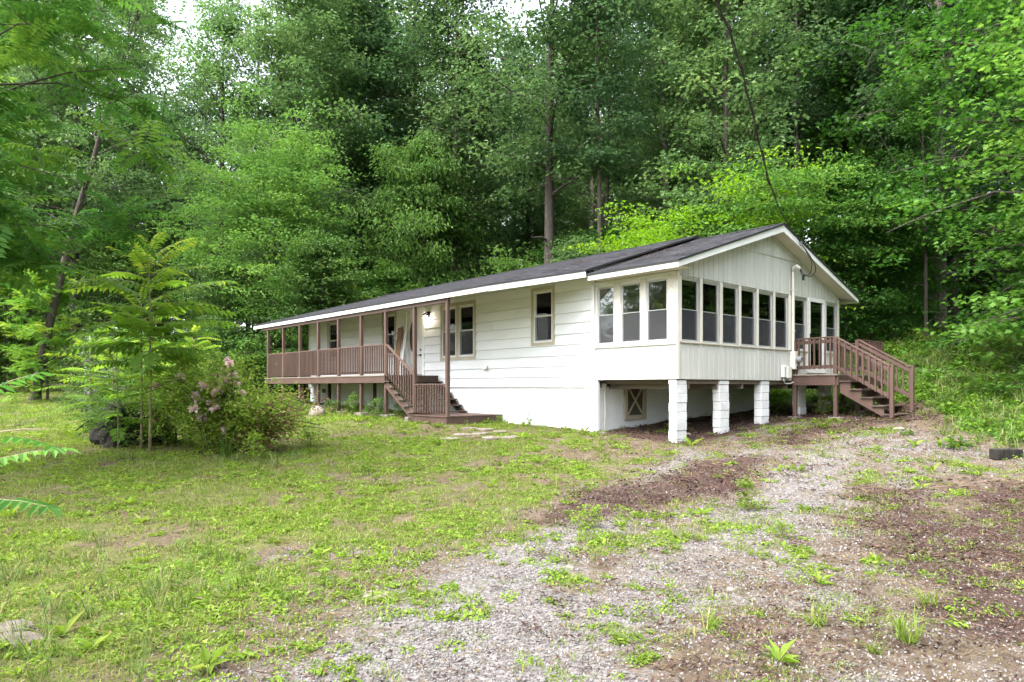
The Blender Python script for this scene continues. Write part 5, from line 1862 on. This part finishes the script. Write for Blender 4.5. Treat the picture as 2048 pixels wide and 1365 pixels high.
P_, S_ = multi([(2.4, 8, 40, 1), (8, 20, 24, 1.2), (20, 45, 5, 1.6)], tall_w, 1.0)
scatter('tall_grass', P_, zrot(len(P_), .12), S_, [tuft(16, .24, .007, .08, M['grass_tall'], .9), tuft(14, .18, .007, .08, M['grass_tall'], 1.1)], 'taller unmown grass along the left side')
P_, S_ = multi([(2.4, 9, 1.2, 1), (9, 16, .8, 1.2)], lambda x, y: (poly_mask(x, y, [(1650, 1330, .8), (1850, 1280, .9), (1990, 1330, .8)], .6) * .9 + .06 * (zones(x, y)[1] > .4)) * (zones(x, y)[4] < .5), 1.0)
scatter('grass_clumps', P_, zrot(len(P_), .1), S_, [tuft(46, .24, .008, .06, M['grass'], 1.1), tuft(36, .18, .008, .05, M['grass'], 1.2)], 'separate arching grass clumps in the mulch')
# fallen leaves and needles on the roof
def roof_pts(n, x0, x1, ya, yb, f):
    x, y = rng.uniform(x0, x1, n), rng.uniform(ya, yb, n)
    return np.c_[x, y, f(y) + .006]


rp = [roof_pts(110, -2.13, -1.2, .6, 2.9, lambda y: 4.35 + .321 * y), roof_pts(26, -3.3, -3.0, .1, .6, lambda y: 4.03 + .2876 * (y + 1.95)), roof_pts(40, -2.1, .3, -.3, 3.5, lambda y: 4.35 + .321 * y)]
rp = np.concatenate(rp)
scatter('roof_debris', rp, np.c_[np.full(len(rp), .3), np.zeros(len(rp)), rng.random(len(rp)) * 6.28], rng.uniform(.6, 1.3, len(rp)), [chip(5, .07, .07, .010, M['straw'])], 'brown needles and leaves lying on the sunroom roof')

# distant woods that read as one mass, and the woods behind the photographer
fr_ = np.random.default_rng(9)
FP, FS = [], []
for d0, cnt in ((76, 46), (90, 50), (108, 56)):
    for k in range(cnt):
        u = -500 + 3100 * (k + fr_.random()) / cnt
        x, y = pix(u, d0 + fr_.uniform(-6, 6))
        FP.append((x, y, gz(x, y) - .3))
        FS.append(fr_.uniform(.8, 1.15))
for k in range(44):
    a = fr_.uniform(math.pi * .95, math.pi * 1.95)
    r_ = fr_.uniform(32, 56)
    x, y = CAM[0] + math.cos(a) * r_, CAM[1] + math.sin(a) * r_
    FP.append((x, y, gz(x, y) - .3))
    FS.append(fr_.uniform(.62, .8))
for k in range(20):
    a = fr_.uniform(-.35, .75)
    r_ = fr_.uniform(16, 34)
    x, y = CAM[0] + math.cos(a) * r_, CAM[1] + math.sin(a) * r_
    FP.append((x, y, gz(x, y) - .3))
    FS.append(fr_.uniform(.5, .75))


def joined(pr):
    """trunk and crown of a sample tree as one mesh with two materials"""
    w, c = PROTO[pr]
    me = c.copy()
    b = bmesh.new()
    b.from_mesh(c)
    k0 = len(b.faces)
    b.from_mesh(w)
    b.faces.ensure_lookup_table()
    for f_ in b.faces[k0:]:
        f_.material_index = 1
    b.to_mesh(me)
    b.free()
    me.materials.append(w.materials[0])
    return me


scatter('distant_woods', FP, np.c_[np.zeros((len(FP), 2)), fr_.random(len(FP)) * 6.28], FS, [joined('far'), joined('far_b'), joined('far')], 'distant woods that close the view on all sides')

# ------------------------------------------------------------------ plants and stones of the yard
def sapling(u, v, d, H, r0, nf, fl, label, low=.42, tilt=(0, 0), name='heaven_sapling', seed=1):
    """young tree of heaven: thin straight stem with whorls of feather leaves"""
    global rng
    keep = rng
    rng = np.random.default_rng(seed)
    x, y = pix(u, d)
    z = gz(x, y) - .05
    t = thing(name, (x, y, z), label, 'sapling')
    P = [np.array([x + tilt[0] * H * q + .04 * math.sin(q * 5), y + tilt[1] * H * q, z + H * q]) for q in np.linspace(0, 1, 8)]
    st = MB().tube(P, [r0 * (1 - .8 * q) for q in np.linspace(0, 1, 8)], 8)
    lf = LF()
    fr = [frond(13, 1.0, .21, .085, q) for q in (.35, .5, .7)]
    og, az, el, sc, rn = [], [], [], [], []
    for i in range(nf):
        q = low + (1 - low) * (i + .5) / nf
        p = path_at(P, q)
        a = i * 2.39996 + rng.normal(0, .2)
        e = (.05 + .75 * max(0, (q - .55) / .45) ** 2) + rng.normal(0, .12)
        s = fl * rng.uniform(.75, 1.1) * (1 - .45 * max(0, q - .75) / .25)
        og.append(p)
        az.append(a)
        el.append(e)
        sc.append(s)
        rn.append(np.clip(.5 + .5 * (q - low) / (1 - low) * rng.uniform(.5, 1.2), 0, 1))  # light from above put into the tone: upper fronds coloured brighter
        dv = np.array([math.cos(a) * math.cos(e), math.sin(a) * math.cos(e), math.sin(e)])
        sx = np.linspace(0, 1, 5)
        rot = [p + (np.array([math.cos(a), math.sin(a), 0]) * (math.cos(e) * k - math.sin(e) * (.25 * k - .33 * k * k)) + np.array([0, 0, 1]) * (math.sin(e) * k + math.cos(e) * (.25 * k - .33 * k * k))) * s for k in sx]
        st.tube(rot, [.008, .006, .005, .003, .002], 4, cap=False)
    put_fronds(lf, og, az, el, sc, fr, rn, near=True)
    st.build('stem', M['bark_tan'], t, smooth=True, at=(x, y, z))
    link('foliage', lf.mesh('foliage', M['lf_ail']), t, (0, 0, 0))
    rng = keep
    return t


sapling(300, 905, 14.0, 4.2, .034, 36, 1.5, 'tallest feather leaved sapling with a bare tan stem beside the rose bush', .46, seed=3)
sapling(282, 900, 14.3, 3.2, .028, 22, 1.05, 'second thinner sapling stem close left of the tallest one', .50, (-.06, .02), seed=4)
sapling(236, 905, 14.4, 2.1, .018, 22, .95, 'short leafy sapling in front of the dark root mound', .22, (-.05, 0), seed=5)
sapling(180, 850, 17.0, 2.3, .024, 20, .95, 'leafy sapling at the left of the dark root mound', .22, (.02, 0), seed=6)
sapling(225, 845, 18.0, 2.5, .024, 20, .95, 'leafy sapling in front of the pale shed', .25, (.02, 0), seed=9)
sapling(345, 845, 17.5, 2.2, .022, 18, .9, 'bright sapling between the tallest sapling and the rose bush', .3, (.02, 0), seed=7)
sapling(385, 820, 19.0, 2.8, .022, 24, .95, 'leafy sapling behind the rose bush toward the porch', .3, (.02, 0), seed=8)

# feather leaves reaching in at the left edge, from a sapling just outside the frame
x, y = pix(-170, 3.6)
fs = thing('heaven_sapling', (x, y, gz(x, y)), 'nearest feather leaves reaching in at the left edge of the picture', 'sapling')
sb, lf = MB(), LF()
stem_b = np.array([x, y, gz(x, y)])
sb.tube([stem_b, stem_b + np.array([.02, .02, .8]), stem_b + np.array([0, .03, 1.7])], [.02, .016, .008], 8)
fr = [frond(11, 1.0, .2, .08, .35), frond(10, 1.0, .19, .075, .6)]
rng_k = rng
rng = np.random.default_rng(77)
for (v, d, ln, e, da) in ((820, 3.6, .50, .42, .2), (885, 3.4, .58, .12, -.1), (948, 3.5, .56, .22, .25), (1000, 3.9, .70, -.02, -.2)):
    o_ = at(-112, v + 10, d)
    put_fronds(lf, [o_], [RZ + da], [e], [ln], fr, near=True)
    ks = np.linspace(0, 1, 5)
    rot = [o_ + (np.array([math.cos(RZ + da), math.sin(RZ + da), 0]) * (math.cos(e) * k - math.sin(e) * (.25 * k - .21 * k * k)) + np.array([0, 0, 1]) * (math.sin(e) * k + math.cos(e) * (.25 * k - .21 * k * k))) * ln for k in ks]
    sb.tube([stem_b + np.array([0, .01, max(.1, o_[2] - stem_b[2] - .12)])] + rot, [.006, .005, .004, .0035, .003, .002], 4, cap=False)
rng = rng_k
sb.build('stem', M['bark_tan'], fs, smooth=True)
link('foliage', lf.mesh('foliage', M['lf_ail2']), fs, (0, 0, 0))

# rose bush: canes, foliage, single blossom clusters, a dried side
rb = np.array([*pix(465, 14.2), 0])
rb[2] = gz(rb[0], rb[1])
rose = thing('rose_bush', tuple(rb), 'big rose bush with pale pink blossoms and a dried brown side', 'bush')
rs = np.random.default_rng(21)
canes, lf, dry = MB(), LF(), LF()
tips = []
for i in range(62):
    w = rs.uniform(-1, 1)
    base = rb + np.array([RT[0], RT[1], 0]) * w * .45 + np.array([FW[0], FW[1], 0]) * rs.uniform(-.35, .35)
    hgt = rs.uniform(.7, 1.75) * (1 - .35 * max(0, w)) * (1.12 if -.3 < w < .25 else 1)
    out = np.array([RT[0], RT[1], 0]) * (w * 1.05 + rs.normal(0, .25)) + np.array([FW[0], FW[1], 0]) * rs.normal(0, .6)
    p1, p2, p3 = base + out * .2 + np.array([0, 0, hgt * .55]), base + out * .55 + np.array([0, 0, hgt * .95]), base + out * .95 + np.array([0, 0, hgt * .85])
    canes.tube(smooth_path([base - np.array([0, 0, .05]), p1, p2, p3], 3), .008, 4, cap=False)
    pts_ = np.array(smooth_path([base, p1, p2, p3], 6))
    m = 210
    idx = rs.integers(3, len(pts_), m)
    C = pts_[idx] + rs.normal(0, .15, (m, 3))
    C[:, 2] = np.maximum(C[:, 2], rb[2] + .1)
    D, Nn = rand_dirs(m, -.1, .45), up_normals(m, .55)
    (dry if (w > .7 and rs.random() < .7) else lf).leaves(C, D, Nn, rs.uniform(.06, .11, m), rs.uniform(.035, .06, m))
    tips += [pts_[-1], pts_[len(pts_) * 2 // 3]]
canes.build('canes', M['bark'], rose, smooth=True)
link('foliage', lf.mesh('foliage', M['lf_rose']), rose, (0, 0, 0))
link('dry_leaves', dry.mesh('dry_leaves', M['lf_dry']), rose, (0, 0, 0))['label'] = 'dried brown leaves on the right side'


def blossom():
    b = LF()
    m = 26
    D = rand_dirs(m, .35, .55)
    b.leaves(D * .012 + np.array([0, 0, .01]), D, up_normals(m, .7), rng.uniform(.035, .06, m), rng.uniform(.035, .05, m), fold=.3)
    return b.mesh('blossom', M['petal'])


bl = [blossom() for _ in range(4)]
for i, (u, v) in enumerate([(452, 722), (460, 730), (430, 755), (445, 765), (465, 758), (402, 774), (414, 778), (440, 778), (470, 772), (390, 797), (397, 802), (432, 790), (425, 812), (436, 806),
                            (430, 822), (362, 760), (450, 862), (405, 838), (480, 790), (312, 778), (390, 822), (415, 768), (448, 745), (456, 772)]):
    d = 14.2 - rs.uniform(.05, .5)
    p = at(u, v, d)
    link('blossom', bl[i % 4], rose, tuple(p), (rs.uniform(-.6, .6), rs.uniform(-.6, .6), rs.uniform(0, 6)), rs.uniform(1.5, 2.4))
# dark root mound


def blob(name, c, sx, sy, sz, mat, seed, amp=.25, sub=3, parent=None, flat=None):
    b = bmesh.new()
    bmesh.ops.create_icosphere(b, subdivisions=sub, radius=1.0)
    r_ = np.random.default_rng(seed)
    k = r_.normal(0, 1, (14, 3)) * np.linspace(1.2, 6.0 if sub < 4 else 11.0, 14)[:, None]
    ph = r_.random(14) * 6.28
    for v in b.verts:
        n_ = sum(math.sin(float(k[j] @ np.array(v.co)) + ph[j]) / (1 + .35 * j) for j in range(14)) * .22
        v.co *= 1 + amp * n_
        v.co.x *= sx
        v.co.y *= sy
        v.co.z *= sz
        if flat is not None:
            v.co.z = min(v.co.z, flat * sz + .02 * n_ * sz)
    me = bpy.data.meshes.new(name)
    b.to_mesh(me)
    b.free()
    me.materials.append(mat)
    me.polygons.foreach_set('use_smooth', [sub == 3] * len(me.polygons))
    return link(name, me, parent, c)


x, y = pix(250, 15.6)
mz = gz(x, y)
md2 = thing('root_mound', (x, y, mz), 'dark rotten root mound overgrown with weeds behind the saplings', 'mound')
blob('root_mass', (x, y, mz + .12), .75, .55, .55, M['stump'], 5, .8, 4, md2)
blob('root_mass', (x + .45, y + .4, mz + .2), .55, .5, .5, M['stump'], 8, .8, 4, md2)
rt_ = MB()
for k in range(16):
    a = rs.uniform(0, 6.28)
    p = np.array([x, y, mz + .45]) + np.array([math.cos(a) * .6, math.sin(a) * .5, rs.uniform(-.1, .35)])
    q = p + np.array([math.cos(a) * .5, math.sin(a) * .45, rs.uniform(-.5, .15)])
    rt_ = MB().tube([p * .8 + np.array([x, y, mz + .3]) * .2, (p + q) / 2 + rs.normal(0, .06, 3), q], [.05, .03, .012], 5, cap=False)
    rt_.build('root', M['stump'], md2, smooth=True)
p = at(312, 838, 15.0)
MB().bar(tuple(p - np.array([RT[0] * .13, RT[1] * .13, .03])), tuple(p + np.array([RT[0] * .16, RT[1] * .16, .05])), .1, .09).build('rusty_board', M['board'], md2)
lf = LF()
m = 7000
C = np.array([x, y, mz + .3]) + unit(rs.normal(0, 1, (m, 3))) * np.array([1.0, .75, .72]) * rs.uniform(.75, 1.15, (m, 1))
C = C[C[:, 2] > mz + .35]
lf.leaves(C, rand_dirs(len(C), 0, .4), up_normals(len(C), .6), rs.uniform(.04, .09, len(C)), rs.uniform(.025, .05, len(C)))
link('weeds', lf.mesh('weeds', M['lf_shrub']), md2, (0, 0, 0))
for i, (u, d, sc_) in enumerate(((222, 15.0, 1.0), (268, 14.9, .8), (330, 15.0, 1.1), (200, 15.8, 1.2))):
    bx_, by_ = pix(u, d)
    tree('weed_b' if i % 2 else 'weed', bx_, by_, ['leafy weed in front of the root mound', 'low weed between the sapling stems', 'leafy weed at the right end of the root mound', 'leafy weed at the left end of the root mound'][i], cat='plant', scale=sc_, name='weed_plant', leaf='lf_shrub')
bx_, by_ = pix(352, 15.2)
tree('shrub_a', bx_, by_, 'leafy green bush filling the gap between saplings and rose bush', cat='bush', scale=.8, name='low_bush', leaf='lf_rose')
# pale shed half hidden by the saplings
x, y = pix(243, 25)
zs = gz(x, y)
shed = thing('shed', (x, y, zs), 'pale grey panel shed half hidden behind the saplings', 'shed')
ang = RZ + .25
rt = MB()
ca, sa = math.cos(ang), math.sin(ang)


def rot2(px_, py_):
    return (x + px_ * ca - py_ * sa, y + px_ * sa + py_ * ca)


def rbox(mb_, x0, x1, y0, y1, z0, z1):
    c4 = [rot2(x0, y0), rot2(x1, y0), rot2(x1, y1), rot2(x0, y1)]
    mb_.add([(c[0], c[1], z0) for c in c4] + [(c[0], c[1], z1) for c in c4], [(0, 3, 2, 1), (4, 5, 6, 7), (0, 1, 5, 4), (1, 2, 6, 5), (2, 3, 7, 6), (3, 0, 4, 7)])


rbox(rt, -.95, .95, -.8, .8, zs - .1, zs + 1.95)
rt.build('walls', M['shed'], shed)
for k in range(7):
    r2 = MB()
    rbox(r2, -.95 + k * .272, -.95 + k * .272 + .255, -.825, -.802, zs - .05, zs + 1.93)
    r2.build('wall_panel', M['shed'], shed, bevel=.006)
r3 = MB()
rbox(r3, -1.1, 1.1, -1.0, 1.0, zs + 1.955, zs + 2.05)
r3.build('roof', M['steel'], shed, bevel=.01)

# bushes that hide the foot of the shed
for i, (u, d, sc_) in enumerate(((205, 22.5, .95), (262, 22, 1.0), (300, 23, .9), (330, 20, .8))):
    bx_, by_ = pix(u, d)
    tree('shrub_a', bx_, by_, ['leftmost bush', 'second bush', 'third bush', 'rightmost bush'][i] + ' of those hiding the foot of the pale shed', cat='bush', scale=sc_, name='low_bush', group='bushes at the foot of the shed', leaf=['lf_shrub', 'lf_mimosa'][i % 2])
# dry brush at the meadow edge
for i, (u, d, s) in enumerate(((150, 24, .75), (178, 26, .9))):
    x, y = pix(u, d)
    t = thing('dry_brush', (x, y, gz(x, y)), ['bare brown brush', 'taller bare brown brush'][i] + ' at the meadow edge by the saplings', 'brush')
    for k in range(3):
        link('twigs', PROTO['shrub_a'][0], t, (x + (k - 1) * .5, y + .2 * k, gz(x, y) - .05), (0, 0, k * 2.0 + i), s * (1 + .2 * k))

# flagstones in front of the landing


def flag(u, v, w, dpt, seed, label, mat='stone', name='flagstone', th=.05, grp='flagstones in front of the landing'):
    p = G(u, v)
    z = gz(p[0], p[1])
    r_ = np.random.default_rng(seed)
    n = 8
    pts = []
    for k in range(n):
        a = 2 * math.pi * k / n + r_.uniform(-.25, .25)
        rr = r_.uniform(.8, 1.1)
        q = RT * math.cos(a) * w * rr + FW * math.sin(a) * dpt * rr
        pts.append((p[0] + q[0], p[1] + q[1]))
    mb_ = MB()
    mb_.add([(a, b, z - .06) for a, b in pts] + [(a, b, z + th + r_.uniform(-.006, .006)) for a, b in pts], [tuple(range(n))[::-1], tuple(range(n, 2 * n))] + [(i, (i + 1) % n, n + (i + 1) % n, n + i) for i in range(n)])
    o = mb_.build(name, M[mat], bevel=.012, at=(p[0], p[1], z))
    return tag(o, label, name.replace('_', ' '), grp)


FL = [(901, 879, .22, .26, 'leftmost flagstone, lying apart in the grass below the landing post'), (926, 869, .20, .3, 'flagstone just right of the landing post'),
      (961, 868, .19, .3, 'flagstone in the middle of the path, in line with the landing end'), (984, 877, .22, .3, 'grey flagstone at the front of the path, second from the right'),
      (1020, 877, .24, .26, 'rightmost flagstone of the path'), (969, 860, .2, .25, 'flagstone at the back of the path near the landing side'),
      (940, 857, .2, .22, 'flagstone touching the side of the landing'), (1000, 864, .17, .2, 'small flagstone near the corner of the landing')]
for i, (u, v, w, dp, lab) in enumerate(FL):
    flag(u, v, w * 1.2, dp * 1.25, 40 + i, lab, 'stone_pale', th=.028)
flag(790, 1192, .30, .16, 61, 'flat broad stone sunk in the gravel drive', 'stone_pale', 'flat_stone', .004, None)
flag(25, 1262, .15, .12, 62, 'flat stone in the grass at the lower left', 'stone', 'flat_stone', .03, None)
flag(22, 1290, .2, .16, 63, 'lowest flat stone at the lower left edge', 'stone', 'flat_stone', .03, None)
for (u, d, sx, sy, sz, mat, seed, lab, nm) in [
        (633, 21.9, .40, .26, .24, 'stone_pale', 71, 'rounded boulder in the weeds in front of the porch', 'boulder'),
        (1797, 15.2, .13, .09, .05, 'stone_pale', 72, 'pale rock on the path below the side stair', 'rock'),
        (1140, 6.0, .045, .03, .018, 'stone_pale', 73, 'small white rock in the grass of the drive', 'rock'),
        (1462, 5.4, .04, .03, .02, 'stone_pale', 74, 'small pale rock in the gravel at the right', 'rock'),
        (1205, 16.0, .10, .07, .05, 'stone', 75, 'dark rock at the foot of the foundation corner', 'rock'),
        (1375, 15.8, .10, .08, .05, 'stone_pale', 76, 'grey rock on the soil behind the corner pier', 'rock')]:
    x, y = pix(u, d)
    b_ = blob(nm, (x, y, gz(x, y) + sz * .35), sx, sy, sz, M[mat], seed, .3, 2 if sx < .1 else 3)
    tag(b_, lab, 'rock' if nm == 'rock' else 'boulder')
for i, (u, v) in enumerate([(1668, 872), (1690, 868), (1705, 872), (1722, 866), (1738, 862), (1752, 858)]):
    p = G(u, v)
    s = random.uniform(.03, .055)
    b_ = blob('rubble', (p[0], p[1], gz(*p) + .01), s * 1.3, s, s * .5, M['stone_pale'], 90 + i, .4, 2)
    tag(b_, 'lump of pale rubble on the path in front of the side deck', 'rubble', 'pale rubble on the path in front of the side deck')
x, y = G(2012, 918)
cb_ = MB().bar((x - RT[0] * .24, y - RT[1] * .24, gz(x, y) + .07), (x + RT[0] * .24, y + RT[1] * .24, gz(x, y) + .07), .2, .19).build('edging_block', M['stump'], bevel=.012, at=(x, y, gz(x, y)))
tag(cb_, 'dark mossy block lying at the edge of the bank on the right', 'block')

# small plants by the porch and the wall
SM = [(600, 22.2, .30, 'low leafy plant by the porch footings left of the boulder'), (705, 21.8, .32, 'leafy plant by the porch footing right of the boulder'),
      (748, 20.4, .34, 'bushy weed in front of the porch, left of the stair'), (790, 20.4, .20, 'small bright plant under the porch stair'), (665, 22.5, .26, 'leafy plant under the middle of the porch'),
      (1062, 18.4, .16, 'broad leaved plant at the foot of the white foundation wall'), (1004, 18.6, .12, 'small plant beside the corner of the landing'),
      (1645, 18.6, .22, 'scraggly weed under the side deck between its posts'), (625, 15.2, .2, 'small weed at the right foot of the rose bush'), (520, 13.2, .22, 'little bright weed in front of the rose bush'),
      (1170, 7.6, .14, 'leafy weed clump in the drive'), (1495, 8.6, .16, 'leafy weed at the edge of the mulch patch'), (1570, 7.2, .10, 'small weed in the gravel at the right')]
for i, (u, d, s, lab) in enumerate(SM):
    x, y = pix(u, d)
    tree('weed' if i % 2 else 'weed_b', x, y, lab, cat='plant', scale=s * 2.7 if i < 5 else s * 3.2, name='small_plant', leaf='clover' if i > 4 else random.choice(['lf_shrub', 'cover']), sink=.02)
x, y = pix(452, 13.4)
ir = thing('iris_plant', (x, y, gz(x, y)), 'clump of upright sword shaped leaves at the foot of the rose bush', 'plant')
link('leaves', tuft(26, .62, .03, .12, M['cover'], .45), ir, (x, y, gz(x, y)))
